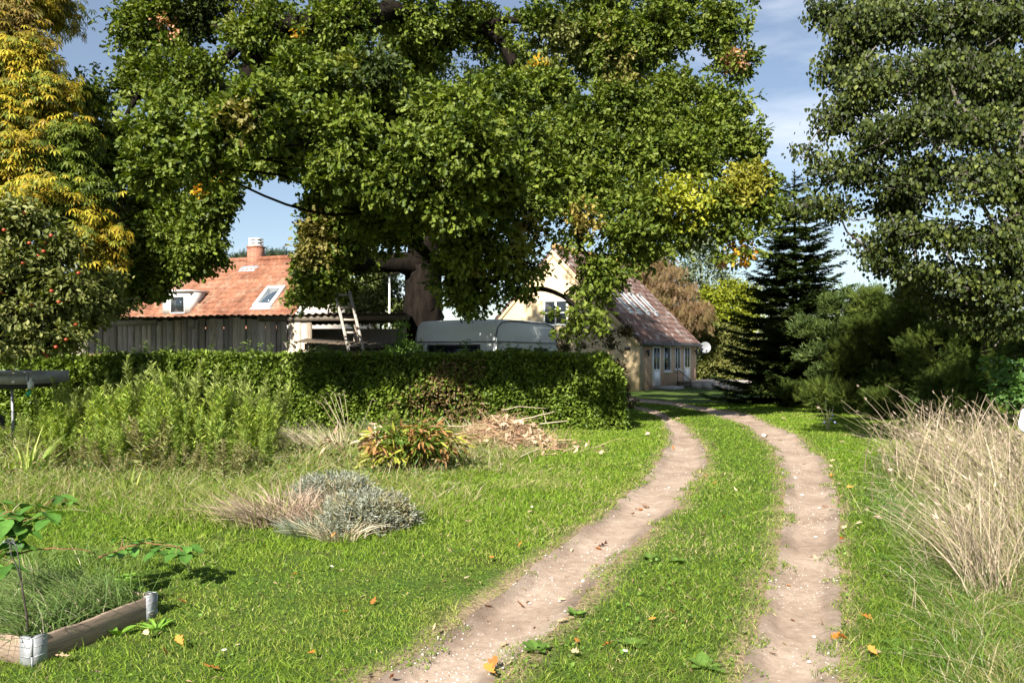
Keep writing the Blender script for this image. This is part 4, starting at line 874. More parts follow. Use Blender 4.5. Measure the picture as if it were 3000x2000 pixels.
# dark fir
def fir():
    b = A(9.5, 26.8, 0); t = thing('fir_tree', 'dark green fir with tiered branches and a bare leader against the sky', 'tree', tuple(b))
    H = 7.9; tr = MB().tube([b + A(0, 0, -.1), b + A(.03, 0, H * .5), b + A(0, 0, H)], [.15, .08, .012], 8)
    P = []; Ax = []; No = []; Sc = []
    z = .35
    while z < H - .15:
        f = z / H; L = 2.75 * (1 - f) ** .85 + .1; nb = 9 if f < .85 else 5
        ph = R.random() * 6.28
        for k in range(nb):
            a = ph + k / nb * 6.283 + R.normal(0, .18); l = L * R.uniform(.75, 1.12); d = A(math.cos(a), math.sin(a), 0)
            s0 = b + A(0, 0, z + R.normal(0, .07)); m = max(3, int(l / .1)); tt = np.linspace(0, 1, m)
            dr = (-.10 - .2 * (1 - f)) ; up_ = .28
            q = s0 + d * (l * tt)[:, None] + A(0, 0, 1) * (l * (dr * tt + up_ * tt ** 2.2))[:, None]
            tr.tube(q[::max(1, m // 5)] if m > 6 else q, np.linspace(.02, .006, len(q[::max(1, m // 5)] if m > 6 else q)), 4)
            sd = A(-d[1], d[0], 0)
            for j in range(m):
                if tt[j] < .12: continue
                w_ = (.42 * (1 - tt[j]) + .08) * (l / 2.2) ** .6 + .05
                for sg in (-1, 1):
                    P.append(q[j]); Ax.append(d * .75 + sd * sg * 1.0 + A(0, 0, R.normal(-.02, .12))); No.append(A(0, 0, 1) + R.normal(0, .3, 3)); Sc.append(w_ * R.uniform(.8, 1.2) + .1)
            P.append(q[-1] - d * .1); Ax.append(d + A(0, 0, .2)); No.append(A(0, 0, 1.)); Sc.append(.3)
        z += .26 if f < .7 else .32
    P, Ax, No, Sc = map(np.array, (P, Ax, No, Sc)); n = len(P)
    for k in range(40): 
        a = k * 2.4; P = np.concatenate([P, [b + A(0, 0, H * .86 + k * .025)]]); Ax = np.concatenate([Ax, [A(math.cos(a) * .7, math.sin(a) * .7, .7)]]); No = np.concatenate([No, [A(0, 0, 1.)]]); Sc = np.concatenate([Sc, [.11]])
    n = len(P); mb = MB()
    for _ in range(3):
        mb.inst(T_fir, P, frames(n, Ax + R.normal(0, .12, (n, 3)), No + R.normal(0, .25, (n, 3))), Sc * R.uniform(.8, 1.15, n), pal([(.018, .03, .008), (.035, .055, .012), (.075, .105, .022)], n))
    mb.obj('branches', M_needle, t); tr.obj('trunk', M_bark, t, True)
fir()

# shrubs under the poplar
G_JUN = [(.028, .045, .010), (.06, .088, .016), (.105, .14, .024)]
ju = [lobe(*q) for q in [(2640, 1010, 22.0, 120, 90), (2760, 1030, 18.8, 130, 100), (2880, 1020, 18.6, 110, 110), (2560, 900, 22.5, 90, 60), (2700, 890, 19.8, 110, 60), (2840, 930, 19.0, 110, 70), (2620, 1120, 21.3, 110, 60), (2790, 1130, 18.2, 130, 60), (2930, 1100, 18.2, 80, 80), (2480, 1060, 22.5, 70, 80), (3040, 1060, 18.5, 90, 90), (2530, 980, 22.3, 80, 70), (2430, 1150, 22.5, 60, 40), (2960, 1150, 18.0, 90, 60)]]
ju += [lobe(*q) for q in [(2400, 1165, 22.5, 70, 30), (2500, 1160, 22, 80, 45), (2600, 1180, 20.5, 90, 50), (2720, 1200, 18.5, 90, 60), (2850, 1200, 18, 90, 60), (2330, 1150, 24, 60, 30)]]
ju += [[q[0] + .4, q[1] + 1.3, q[2] * .9, q[3] * 1.1, q[4], q[5] * 1.1] for q in ju[:11]]
make_tree('juniper_shrub', 'broad feathery green juniper shrub behind the tall dry grass', 'shrub', (11.4, 20.6, 0), (11.4, 20.6, .4), (11.4, 20.6, 2.2), .08,
          ju, 60000, T_feather, .17, G_JUN, leafm=M_needle, blob=.34, spray=.16, per=10, mode='shoot', up=.5, limb_r=.05, twig=(.012, .005), shell=.45)
la_ = [lobe(*q) for q in [(2430, 900, 23.1, 50, 45), (2500, 890, 22.9, 50, 55), (2560, 880, 22.7, 45, 50), (2450, 970, 22.9, 80, 60), (2380, 960, 23.3, 60, 50), (2400, 1040, 23.1, 70, 50), (2590, 930, 22.5, 60, 50), (2440, 1100, 23.0, 80, 50)]]
make_tree('laurel_shrub', 'upright shrub with pale green lance leaves between the fir and the juniper', 'shrub', (10.2, 23.6, 0), (10.2, 23.6, .4), (10.2, 23.6, 2.6), .03,
          la_, 15000, T_lance, .14, [(.035, .055, .014), (.065, .098, .024), (.12, .16, .04)], M_leaf, blob=.26, spray=.14, per=10, mode='shoot', up=.9, limb_r=.03, twig=(.01, .004))
bm_ = [lobe(*q) for q in [(2940, 1130, 13.2, 40, 40), (2990, 1150, 13, 50, 50), (2960, 1080, 13.4, 35, 35)]]
make_tree('bramble_bush', 'leafy green bramble at the right edge above the dry grass', 'shrub', (8.4, 13.3, 0), (8.4, 13.3, .3), (8.4, 13.3, 1.2), .02,
          bm_, 900, T_round, .10, [(.06, .13, .03), (.11, .2, .04)], M_leaf, blob=.3, spray=.14, per=6, limb_r=.015, twig=(.008, .004))

# trees beyond the houses
BG = 'trees and shrubs growing behind the houses'
def bush(name, label, lobes, n, tm_, size, cols, trunk=.1, mode='leaf', leafm=None, d=None, **kw):
    L_ = [lobe(*q) for q in lobes]; c = np.mean(np.array(L_)[:, :3], 0); zt = max(q[2] for q in L_)
    return make_tree(name, label, 'tree' if trunk > .08 else 'shrub', (c[0], c[1], 0), (c[0], c[1], min(1.5, zt * .3)), (c[0], c[1], zt), trunk, L_, n, tm_, size, cols, leafm, group=BG, mode=mode, limb_r=.08, twig=(.03, .012), **kw)
bush('weeping_tree', 'brown weeping tree with fine hanging twigs rising behind the ochre house', [(1920, 800, 52, 70, 60), (1980, 850, 50, 80, 60), (1890, 860, 52, 60, 60), (1960, 940, 50, 80, 60), (2030, 930, 49, 50, 70), (1870, 790, 52, 40, 40), (1940, 1000, 50, 90, 50)], 15000, T_feather, .42, [(.13, .075, .04), (.2, .125, .06), (.17, .14, .05)], .25, 'hang', blob=.9, spray=.5, per=8)
bush('bare_tree', 'thin grey leafless tree top beside the brown weeping tree', [(1850, 780, 54, 40, 40), (1860, 840, 54, 35, 50)], 900, T_lance, .2, [(.3, .27, .24), (.2, .18, .15)], .12, 'hang', blob=.6, spray=.4, per=4)
bush('silver_tree', 'sparse silvery green tree against the sky right of the weeping tree', [(2030, 730, 56, 50, 50), (2080, 760, 56, 50, 50), (2010, 800, 56, 50, 60), (2060, 700, 56, 60, 40), (2120, 820, 56, 40, 35), (2060, 840, 56, 50, 40)], 3800, T_oval, .24, [(.14, .17, .10), (.2, .24, .15)], .2, 'leaf', blob=1.0, spray=.6, per=6)
bush('yellow_green_tree', 'rounded bright yellow green tree partly hidden by the fir', [(2090, 880, 54, 60, 45), (2150, 860, 54, 60, 45), (2110, 930, 53, 70, 50), (2210, 880, 54, 50, 50), (2180, 940, 53, 60, 50)], 14000, T_oval, .2, [(.16, .19, .015), (.26, .28, .02), (.09, .13, .02)], .2, 'leaf', blob=.8, spray=.4, per=8)
bush('olive_shrub', 'large olive green shrub behind the satellite dish', [(2070, 990, 52, 60, 50), (2130, 1000, 51, 60, 60), (2030, 1000, 53, 40, 60), (2100, 1060, 51, 70, 45), (2180, 1020, 51, 50, 60), (2060, 1090, 51, 40, 30), (2150, 1100, 50, 60, 40), (2010, 940, 54, 45, 60)], 16000, T_oval, .2, [(.06, .075, .02), (.13, .14, .035), (.2, .19, .05)], .1, 'leaf', blob=.7, spray=.35, per=8)
bush('bare_tree', 'leafless grey twiggy tree behind the chestnut and the farmhouse roof', [(370, 700, 42, 35, 60), (350, 790, 42, 40, 60), (400, 760, 42, 30, 50)], 1300, T_lance, .22, [(.2, .17, .14), (.28, .24, .2)], .12, 'hang', blob=.6, spray=.4, per=4)
for k, (px, py, w_) in enumerate([(728, 768, 14), (790, 758, 18), (822, 756, 16), (700, 775, 16)]):
    bush('pine_tree', 'dark pine top showing just above the farmhouse roof ridge', [(px, py, 66, w_, 9), (px, py + 40, 66, w_, 30)], 700, T_feather, .55, [(.03, .05, .025), (.06, .08, .04)], .15, 'shoot', leafm=M_needle, blob=.9, spray=.5, per=6)
bush('garden_shrub', 'leafy green shrub behind the shed between the ladder and the oak trunk', [(1090, 870, 26, 60, 50), (1140, 850, 26, 50, 60), (1060, 920, 25.5, 50, 40), (1150, 920, 25.5, 60, 50), (1100, 800, 27, 60, 40)], 10000, T_oval, .13, [(.07, .09, .03), (.14, .17, .05), (.2, .22, .08)], .07, 'leaf', blob=.5, spray=.28, per=8)
# distant wood: reads as one mass
wl = []
for px in range(-900, 4200, 110):
    d = R.uniform(74, 90); hh = R.uniform(25, 75)
    wl.append(lobe(px + R.uniform(-40, 40), 1035 - hh * .5, d, 85, hh)); wl.append(lobe(px, 1035 + 10, d - 2, 90, 50))
for px in range(2230, 3300, 90): wl.append(lobe(px, 985 + R.uniform(-25, 20), 60, 70, 60))
mb, *_ = foliage(wl, 60000, T_oval, .55, [(.03, .05, .02), (.06, .085, .03), (.11, .12, .04)], blob=1.6, spray=.9, per=8, shell=.4)
tag(mb.obj('woodland', M_leaf), kind='stuff')

# ------------------------------------------------------------------ hedge
def hedge():
    x0, x1, y0, y1, H = -11.6, 2.5, 17.55, 18.85, 1.66
    t = thing('hedge', 'long clipped green hedge running from the apple tree to the wheel track', 'hedge', (x1, y0, 0))
    n = 78000; u = R.random(n); top = R.random(n) < .22; end = (R.random(n) < .05) & ~top
    x = R.uniform(x0, x1, n); y = np.where(R.random(n) < .82, y0 + np.abs(R.normal(0, .13, n)), R.uniform(y0, y1, n)); z = R.uniform(.02, H, n)
    y = np.where(top, R.uniform(y0, y1, n), y); z = np.where(top, H - np.abs(R.normal(0, .07, n)), z)
    x = np.where(end, x1 - np.abs(R.normal(0, .12, n)), x); y = np.where(end, R.uniform(y0, y1, n), y); z = np.where(end, R.uniform(.02, H, n), z)
    bul = .15 * fbm(x * 1.7, z * 2.1) + .10 * fbm(x * 5.3, z * 5)
    y = y + np.where(top, 0, bul) + .14 * smooth(1.2, H, z) * 1; z = z + np.where(top, .06 * fbm(x * 2.1, y * 2) + .05 * fbm(x * 7, y * 5), 0)
    z = np.where(x < -9, z * (1 + .05 * (x + 9)), z)
    # thin, brownish gaps low in the middle
    x = np.where((x > x1 - .6), x - .38 * smooth(.9, 1.66, z) ** 2 * (x - x1 + .6) / .6 - .1 * fbm(y * 4, z * 3) * (x > x1 - .3), x)
    gap = smooth(.9, 0, np.hypot((x + 1.4) / 1.5, (z - .5) / .8) + .25 * fbm(x * 3, z * 3)); k = (R.random(n) > gap * .7)
    x, y, z, top = x[k], y[k], z[k], top[k]; n = len(x)
    out = np.stack([R.normal(0, .5, n) + .5 * (x > x1 - .25), -np.where(top, .2, 1.0), np.where(top, 1, .25) + R.normal(0, .3, n)], -1)
    ax = nrm(out + R.normal(0, .7, (n, 3))); no = nrm(out * .5 + A(0, 0, .9) + R.normal(0, .5, (n, 3)))
    cl = fbm(x * 1.2, z * 1.5); C = pal([(.05, .085, .012), (.10, .15, .018), (.16, .225, .028), (.23, .29, .05)], n, .5 + .22 * cl + R.normal(0, .2, n))
    br_ = smooth(1.2, 0, np.hypot((x + 1.5) / 1.5, (z - .7) / .9) + .3 * fbm(x * 3 + 2, z * 3)) * R.random(n) > .3; C[br_] = pal([(.16, .1, .05), (.26, .17, .08), (.12, .13, .04)], int(br_.sum()))
    MB().inst(T_oval, np.stack([x, y, z], -1), frames(n, ax, no), R.uniform(.055, .115, n), C).obj('foliage', M_gloss, t)
    k = 260; sx = R.uniform(x0 + .5, x1 - .1, k); sx = sx[fbm(sx * 2.3, sx * 0) + R.normal(0, .5, k) > .1]; k = len(sx); sy = np.where(R.random(k) < .6, y0 + R.uniform(0, .3, k), R.uniform(y0, y1, k)); j_ = np.repeat(np.arange(k), 22); tt = R.random(len(j_)); hh_ = R.uniform(.08, .34, k)[j_]
    lx_, ly_ = R.normal(0, .12, k)[j_], R.normal(-.05, .1, k)[j_]
    P_ = np.stack([sx[j_] + lx_ * tt, sy[j_] + ly_ * tt, H - .1 + (hh_ + .1) * tt], -1) + R.normal(0, .03, (len(j_), 3)); aa = R.random(len(j_)) * 6.28
    MB().inst(T_oval, P_, frames(len(P_), np.stack([np.cos(aa), np.sin(aa), np.full(len(aa), .5)], -1), A(0, 0, 1) + R.normal(0, .4, (len(P_), 3))), R.uniform(.05, .09, len(P_)), pal([(.07, .12, .025), (.16, .22, .05)], len(P_))).obj('shoots', M_gloss, t)
    m = MB(); k = 1500; bx = R.uniform(x0 + .1, x1 - .15, k); by = R.uniform(y0 + .25, y1 - .2, k)
    P0 = np.stack([bx, by, np.zeros(k)], -1); P1 = P0 + np.stack([R.normal(0, .3, k), R.normal(0, .2, k), R.uniform(.8, H - .05, k)], -1); P1[:, 0] = np.clip(P1[:, 0], x0, x1 - .1); P1[:, 1] = np.clip(P1[:, 1], y0 + .1, y1 - .05)
    m.tubes(P0, P1, R.uniform(.008, .018, k), .004, 0, 3); k = 3500
    P0 = P0[R.integers(0, 1500, k)] + np.stack([R.normal(0, .1, k), R.normal(0, .1, k), R.uniform(.2, 1.4, k)], -1); P1 = P0 + np.stack([R.normal(0, .2, k), R.normal(-.08, .16, k), R.uniform(.05, .3, k)], -1); P1[:, 2] = np.minimum(P1[:, 2], H)
    m.tubes(P0, P1, .006, .003, 0, 3); m.obj('branches', M_bark, t)
    # dense inner growth
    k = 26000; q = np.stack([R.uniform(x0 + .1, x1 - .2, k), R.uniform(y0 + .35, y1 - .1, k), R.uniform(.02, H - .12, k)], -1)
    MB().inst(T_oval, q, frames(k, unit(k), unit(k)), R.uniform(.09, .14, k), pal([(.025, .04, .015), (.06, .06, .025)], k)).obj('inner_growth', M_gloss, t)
    # fallen leaves lying on the top
    k = 900; q = np.stack([R.uniform(x0 + 1, x1 - 3, k), R.uniform(y0, y0 + .8, k), np.full(k, H + .015)], -1); kk = fbm(q[:, 0] * 1.7, q[:, 1]) > .35; q = q[kk]; k = len(q)
    tag(MB().inst(T_oak, q, frames(k, unit(k) * A(1, 1, .2), A(0, 0, 1) + R.normal(0, .4, (k, 3))), R.uniform(.07, .11, k), pal([(.4, .22, .1), (.55, .38, .2), (.3, .14, .06)], k)).obj('leaf_litter', M_straw), kind='stuff')
hedge()
# side shoots and climbers by the hedge end and the house
vn = [lobe(*q) for q in [(1650, 1000, 22, 40, 35), (1720, 1010, 22, 40, 30), (1790, 1000, 22, 40, 35), (1810, 1060, 21, 25, 60), (1755, 950, 22, 8, 60), (1690, 960, 22, 22, 40), (1835, 970, 22, 12, 30), (1820, 1150, 21, 25, 40), (1850, 1180, 20.5, 22, 14)]]
make_tree('climbing_vine', 'straggly dark reddish green vine climbing up between the hedge end and the ochre wall', 'vine', (3.0, 21.4, 0), (3.0, 21.4, .6), (2.45, 21.6, 2.8), .02,
          vn, 2600, T_oval, .075, [(.04, .05, .02), (.09, .08, .03), (.12, .05, .03)], M_leaf, blob=.2, spray=.12, per=6, limb_r=.012, twig=(.007, .003))
iv = [lobe(*q) for q in [(1190, 1010, 19.2, 30, 22), (1160, 1040, 18.9, 40, 25), (1175, 980, 19.2, 5, 30), (1230, 1030, 19, 30, 18)]]
make_tree('ivy_shoots', 'fresh green shoots sticking up from the hedge beside the caravan', 'shrub', (-2.6, 19.0, 0), (-2.6, 19.0, 1.2), (-2.6, 19.1, 1.9), .015,
          iv, 1000, T_oval, .07, [(.10, .19, .035), (.16, .27, .05)], M_leaf, blob=.2, spray=.12, per=6, mode='shoot', limb_r=.01, twig=(.006, .003))

# ------------------------------------------------------------------ garden growth in the foreground
def gz(x, y): return float(hgt(np.array([float(x)]), np.array([float(y)]))[0])
def strand(mb, base, n, hmin, hmax, wd, cols, spread=.15, lean=(0, 0), droop=.35, splay=.35, nseg=5, wind=.15):
    """a tuft of arching ribbons growing out of the ground around base"""
    a = R.random(n) * 6.283; r = spread * R.random(n) ** .5
    B = np.stack([base[0] + r * np.cos(a), base[1] + r * np.sin(a), np.full(n, base[2] - .01)], -1)
    h = R.uniform(hmin, hmax, n); s = splay * R.random(n)
    D = np.stack([np.cos(a) * s + lean[0] + R.normal(0, .08, n), np.sin(a) * s + lean[1] + R.normal(0, .08, n), np.ones(n)], -1)
    out = np.stack([np.cos(a) * R.uniform(.3, 1, n) + lean[0] * 2 + R.normal(0, wind, n), np.sin(a) * R.uniform(.3, 1, n) + lean[1] * 2 + R.normal(0, wind, n), -R.uniform(.1, 1, n)], -1)
    mb.ribbons(B, D, h, wd * R.uniform(.7, 1.3, n), out * (h * droop)[:, None], pal(cols, n), nseg, tip=.12)

STRAWC = [(.36, .28, .17), (.52, .43, .29), (.62, .55, .41), (.42, .36, .2)]
# tall mugwort plants in the rough growth
def mugwort(seed, cols, hh, name='mugwort_plant'):
    r = np.random.default_rng(seed); root = thing(name, None, 'weed')
    st = MB(); lf = MB(); P = []; Ax = []; Sc = []
    for s in range(6):
        a = r.random() * 6.28; l = hh * r.uniform(.7, 1.05); b = A(.12 * math.cos(a) * r.random(), .12 * math.sin(a) * r.random(), 0)
        tp = b + A(.22 * math.cos(a) * r.random() * 1.4, .22 * math.sin(a), l); q = np.linspace(0, 1, 7)[:, None]; pts = b * (1 - q) + tp * q + A(math.cos(a), math.sin(a), 0) * (.06 * q * q)
        st.tube(pts, np.linspace(.006, .0018, 7), 4, (.13, .14, .07))
        m = int(66 * l)
        for k in range(m):
            f = .1 + .9 * k / m; c = b * (1 - f) + tp * f + A(math.cos(a), math.sin(a), 0) * .06 * f * f; an = r.random() * 6.28; sz = (.15 * (1 - .62 * f) + .02) * r.uniform(.7, 1.2)
            for _ in range(2 if f > .55 else 1):
                P.append(c); Ax.append(A(math.cos(an), math.sin(an), .45 + .8 * f)); Sc.append(sz); an += 2.4
    P, Ax, Sc = np.array(P), np.array(Ax), np.array(Sc); n = len(P)
    lf.inst(T_mug, P, frames(n, Ax, A(0, 0, 1) + r.normal(0, .4, (n, 3))), Sc, pal(cols, n)); st.obj('stem', M_straw, root); lf.obj('foliage', M_leaf, root)
    return root
T_mug = halfleaf([(.085, .3), (.07, .65)], .25, .3)
LM = 'upright green leafy weed among many alike in front of the hedge'
protos = [mugwort(1, [(.13, .21, .025), (.25, .34, .055), (.40, .46, .11)], 1.0), mugwort(2, [(.15, .24, .025), (.3, .39, .05), (.42, .47, .09)], .9), mugwort(3, [(.22, .28, .06), (.38, .43, .13)], 1.15)]
dryp = mugwort(4, [(.18, .15, .07), (.30, .26, .12), (.24, .28, .08)], .8, 'dead_weed'); dryp.location = tuple(G(438, 1398)); tag(dryp, 'browned seeding weed stalk standing among the green weeds before the hedge', 'weed', 'browned weed stalks among the tall weeds')
for (px, py) in [(300, 1396), (360, 1404), (500, 1402), (560, 1395), (610, 1405), (240, 1392), (690, 1398), (740, 1388), (790, 1350), (820, 1330), (180, 1388), (660, 1412), (400, 1385)]:
    o = copy_tree(dryp); g_ = G(px, py); o.location = (g_[0], g_[1], 0); s = R.uniform(.35, .7); o.scale = (s, s, s); o.rotation_euler = (R.normal(0, .12), R.normal(0, .12), R.random() * 6.28)
spots_ = []
for (px, py, hgt_) in [(143, 1381, 0.48), (155, 1359, 0.76), (138, 1320, 1.01), (185, 1385, 0.53), (176, 1359, 0.78), (187, 1335, 0.92), (231, 1381, 0.51), (208, 1360, 0.78), (204, 1322, 0.89), (256, 1378, 0.54), (238, 1352, 0.83), (261, 1332, 1.08), (285, 1389, 0.63), (290, 1358, 0.97), (276, 1331, 0.94), (310, 1392, 0.56), (327, 1357, 0.96), (333, 1329, 1.08), (366, 1389, 0.65), (357, 1357, 0.95), (368, 1330, 1.2), (374, 1385, 0.74), (395, 1349, 1.01), (384, 1323, 1.25), (414, 1385, 0.64), (410, 1359, 1.09), (423, 1322, 1.16), (444, 1390, 0.77), (442, 1353, 1.0), (455, 1323, 1.1), (495, 1378, 0.7), (494, 1354, 1.07), (484, 1336, 1.2), (511, 1386, 0.64), (513, 1345, 1.21), (523, 1329, 1.37), (548, 1378, 0.81), (554, 1354, 1.01), (548, 1332, 1.24), (605, 1393, 0.67), (605, 1347, 1.05), (603, 1336, 1.17), (632, 1384, 0.75), (625, 1352, 0.99), (629, 1330, 1.05), (659, 1387, 0.56), (665, 1348, 0.84), (666, 1330, 1.16), (701, 1388, 0.65), (688, 1359, 0.8), (681, 1320, 1.27), (722, 1391, 0.57), (733, 1354, 0.81), (719, 1330, 1.17), (775, 1385, 0.55), (760, 1347, 0.92), (748, 1324, 1.0), (789, 1385, 0.52), (787, 1357, 0.86), (785, 1323, 1.04), (1130, 1290, 0.5), (1175, 1275, 0.5), (60, 1340, 0.7), (20, 1350, 0.6), (110, 1335, 0.85)]:
    g_ = G(px, py); spots_.append((g_[0], g_[1], hgt_))
for k, (x, y, hh) in enumerate(spots_):
    o = protos[k] if k < 3 else copy_tree(protos[k % 3])
    o.location = (x, y, gz(x, y)); o.rotation_euler = (R.normal(0, .06), R.normal(0, .06), R.random() * 6.28); s = hh * R.uniform(.85, 1.25); o.scale = (s * .9, s * .9, s * 1.08)
    tag(o, LM, 'weed', 'tall weeds in front of the hedge')

# rough unmown growth under and between the weeds
mb = MB(); k = 30000; u = R.random(k)
x = R.uniform(-11.5, .6, k); y = R.uniform(8.2, 17.2, k) ; rz = rough_zone(x, y); kp = (R.random(k) < rz * .9) & (x < 1) ; x, y = x[kp], y[kp]; k = len(x)
h = R.uniform(.10, .50, k) * (.62 + .38 * smooth(9, 11.5, y)); z = hgt(x, y)
C = pal([(.14, .20, .045), (.24, .29, .07), (.38, .38, .14), (.17, .23, .055)], k); dr = R.random(k) < .32 + .25 * fbm(x, y); C[dr] = pal(STRAWC, int(dr.sum()))
dk = R.random(k) < .15; C[dk] = pal([(.14, .10, .05), (.2, .15, .07)], int(dk.sum()))
mb.ribbons(np.stack([x, y, z - .01], -1), np.stack([R.normal(0, .35, k), R.normal(0, .35, k), np.ones(k)], -1), h, np.maximum(.007, .0009 * y) * R.uniform(.7, 1.5, k), np.stack([R.normal(0, .6, k), R.normal(0, .6, k), -np.abs(R.normal(0, .4, k))], -1) * h[:, None], C, 4, tip=.1)
k = 9000; x = R.uniform(-11, -.3, k); y = R.uniform(9.6, 16.5, k); kp = R.random(k) < rough_zone(x, y); x, y = x[kp], y[kp]; k = len(x)
mb.inst(T_oval, np.stack([x, y, hgt(x, y) + R.uniform(.02, .28, k)], -1), frames(k, unit(k), A(0, 0, 1) + R.normal(0, .5, (k, 3))), R.uniform(.03, .075, k), pal([(.07, .12, .03), (.13, .19, .04), (.19, .2, .07), (.22, .15, .08)], k))
tag(mb.obj('rough_grass', M_grass), kind='stuff')

def plant(name, label, cat, px, py, build, mat=M_leaf, part='leaves', dz=0, group=None):
    g_ = G(px, py); g_[2] = gz(g_[0], g_[1]) + dz; t = thing(name, label, cat, tuple(g_), group)
    mb = MB(); build(mb, g_); mb.obj(part, mat, t); return t

# iris clumps
def iris(n, h0, h1, lean=(0, 0), cols=((.22, .32, .06), (.32, .40, .09), (.42, .42, .12))):
    def f(mb, b): strand(mb, b, n, h0, h1, .032, list(cols), .14, lean, .35, .35)
    return f
plant('iris_clump', 'tall clump of bright yellow green strap leaves at the left edge of the weeds', 'plant', 88, 1400, iris(34, .45, .8, (.05, 0)))
plant('iris_clump', 'small clump of broad yellow green leaves cut by the left edge of the photo', 'plant', 8, 1400, iris(16, .3, .5, (.1, 0)))
plant('iris_clump', 'few narrow upright green blades standing alone before the weeds', 'plant', 370, 1445, iris(7, .3, .5))
# lavender, dry tuft, grey clump in the middle of the lawn
def lavender(mb, b):
    c = b + A(.0, .0, 0); n = 1500; a = R.random(n) * 6.283; el = R.random(n) ** .7
    d = np.stack([np.cos(a) * (1.1 - el * .6), np.sin(a) * (1.1 - el * .6), el * .95 + .12], -1)
    B = c + np.stack([np.cos(a) * .16 * R.random(n), np.sin(a) * .16 * R.random(n), np.zeros(n)], -1); ln = R.uniform(.24, .43, n) * (1.0 - .1 * el)
    E = B + nrm(d) * ln[:, None]; mb.tubes(B, E, .0022, .001, .02, 3, (.2, .2, .14))
    k = 9; P = (B[:, None] + (E - B)[:, None] * np.linspace(.42, 1, k)[None, :, None]).reshape(-1, 3); m = len(P); dd = np.repeat(nrm(d), k, 0)
    for _ in range(2): mb.inst(T_lance, P + R.normal(0, .012, (m, 3)), frames(m, dd * .8 + R.normal(0, .55, (m, 3)), unit(m)), R.uniform(.03, .055, m), np.where((np.repeat(fbm(E[:, 0] * 7, E[:, 1] * 7) + R.normal(0, .4, n), k) > .55)[:, None], pal([(.26, .2, .13), (.3, .3, .14), (.36, .28, .2)], m), pal([(.17, .18, .13), (.28, .29, .23), (.40, .41, .34)], m)))
t = plant('lavender_bush', 'rounded silvery grey lavender bush on the lawn right of the dry tuft', 'shrub', 1080, 1545, lavender)
t2 = plant('lavender_bush', 'second grey leaved bush behind the lavender with brown dead stems', 'shrub', 975, 1480, lavender)
t3 = plant('lavender_bush', 'low grey green cushion plant at the foot of the dry tuft', 'shrub', 925, 1560, lambda mb, b: strand(mb, b, 500, .12, .28, .010, [(.14, .18, .13), (.25, .29, .22), (.3, .26, .18)], .28, (0, 0), .5, .9))
plant('long_grass_tuft', 'green and straw grass tuft growing through the middle of the lavender', 'grass tuft', 1010, 1535, lambda mb, b: strand(mb, b, 240, .2, .45, .009, [(.12, .2, .03), (.2, .28, .05), (.4, .34, .2)], .22, (.05, 0), .5, .7), M_grass, 'blades')
def drytuft(mb, b):
    strand(mb, b + A(-.12, .1, 0), 560, .2, .55, .010, [(.16, .10, .075), (.32, .22, .16), (.52, .41, .31), (.38, .28, .19)], .36, (-.16, .0), .5, .8, wind=.4)
    strand(mb, b + A(.25, .05, 0), 320, .2, .45, .010, [(.2, .13, .09), (.36, .26, .18), (.5, .4, .3)], .32, (-.4, .1), .4, .7, wind=.4)
    strand(mb, b + A(-.3, -.05, 0), 150, .2, .5, .008, [(.24, .3, .08), (.4, .38, .15)], .35, (-.1, -.1), .4, .6)
plant('dry_grass_tuft', 'flattened tuft of pinkish brown dead grass on the lawn left of the lavender', 'grass tuft', 835, 1535, drytuft, M_straw, 'stems')
plant('dry_grass_tuft', 'small straw coloured tuft at the foot of the lavender bush', 'grass tuft', 1000, 1578, lambda mb, b: strand(mb, b, 190, .15, .38, .008, STRAWC, .22, (0, -.1), .5, .9), M_straw, 'stems')
plant('dry_grass_tuft', 'bleached arching tuft of dead stems between the weeds and the peony', 'grass tuft', 960, 1330, lambda mb, b: strand(mb, b, 240, .35, .75, .0085, STRAWC, .35, (-.35, 0), .35, .5), M_straw, 'stems')
plant('dry_grass_tuft', 'low straw coloured tuft right beside the tall weeds', 'grass tuft', 850, 1310, lambda mb, b: strand(mb, b, 220, .3, .6, .008, STRAWC + [(.2, .2, .08)], .4, (-.2, 0), .45, .7), M_straw, 'stems')
def stalks(mb, b):
    for k in range(8):
        a = R.normal(-.25, .22); l = R.uniform(.85, 1.15); q = b + A(R.normal(0, .05), R.normal(0, .04), 0); p1 = q + A(a * .75 * l, 0, l * .85); p2 = p1 + A(a * .15 - .04, 0, .08); p3 = p2 + A(.07 + R.random() * .05, 0, -.03 - R.random() * .06)
        mb.tube([q, (q + p1) / 2 + A(.02, 0, 0), p1, p2, p3], [.005, .0045, .004, .004, .006], 4, pal(STRAWC, 1)[0])
plant('dry_stalks', 'few tall bent straw stalks rising in front of the dark hedge', 'dead stalks', 1022, 1300, stalks, M_straw, 'stems')
# peony bush with browning leaves
def peony(mb, b):
    for k in range(120):
        a = R.random() * 6.283; l = R.uniform(.3, .72); s = R.random() * .95; q = b + A(R.normal(0, .26), R.normal(0, .12), 0); e = q + A(math.cos(a) * s * .5, math.sin(a) * s * .34, l * (1 - .35 * s)); mb.tube([q, (q + e) / 2 + A(0, 0, .04), e], [.005, .004, .003], 4, (.22, .10, .05))
        m = 15; P = e + R.normal(0, .085, (m, 3)) * A(1, 1, .6); c = [[(.06, .11, .015), (.15, .22, .03)], [(.24, .26, .04), (.40, .38, .06)], [(.20, .10, .03), (.38, .2, .08)], [(.50, .32, .2), (.6, .42, .3)]][R.choice(4, p=[.5, .27, .17, .06] if e[0] > b[0] - .1 else [.25, .25, .28, .22])]
        mb.inst(T_lance, P, frames(m, nrm(P - e) + A(math.cos(a) * .5, math.sin(a) * .5, -.15), A(0, 0, 1) + R.normal(0, .45, (m, 3))), R.uniform(.12, .2, m), pal(c, m))
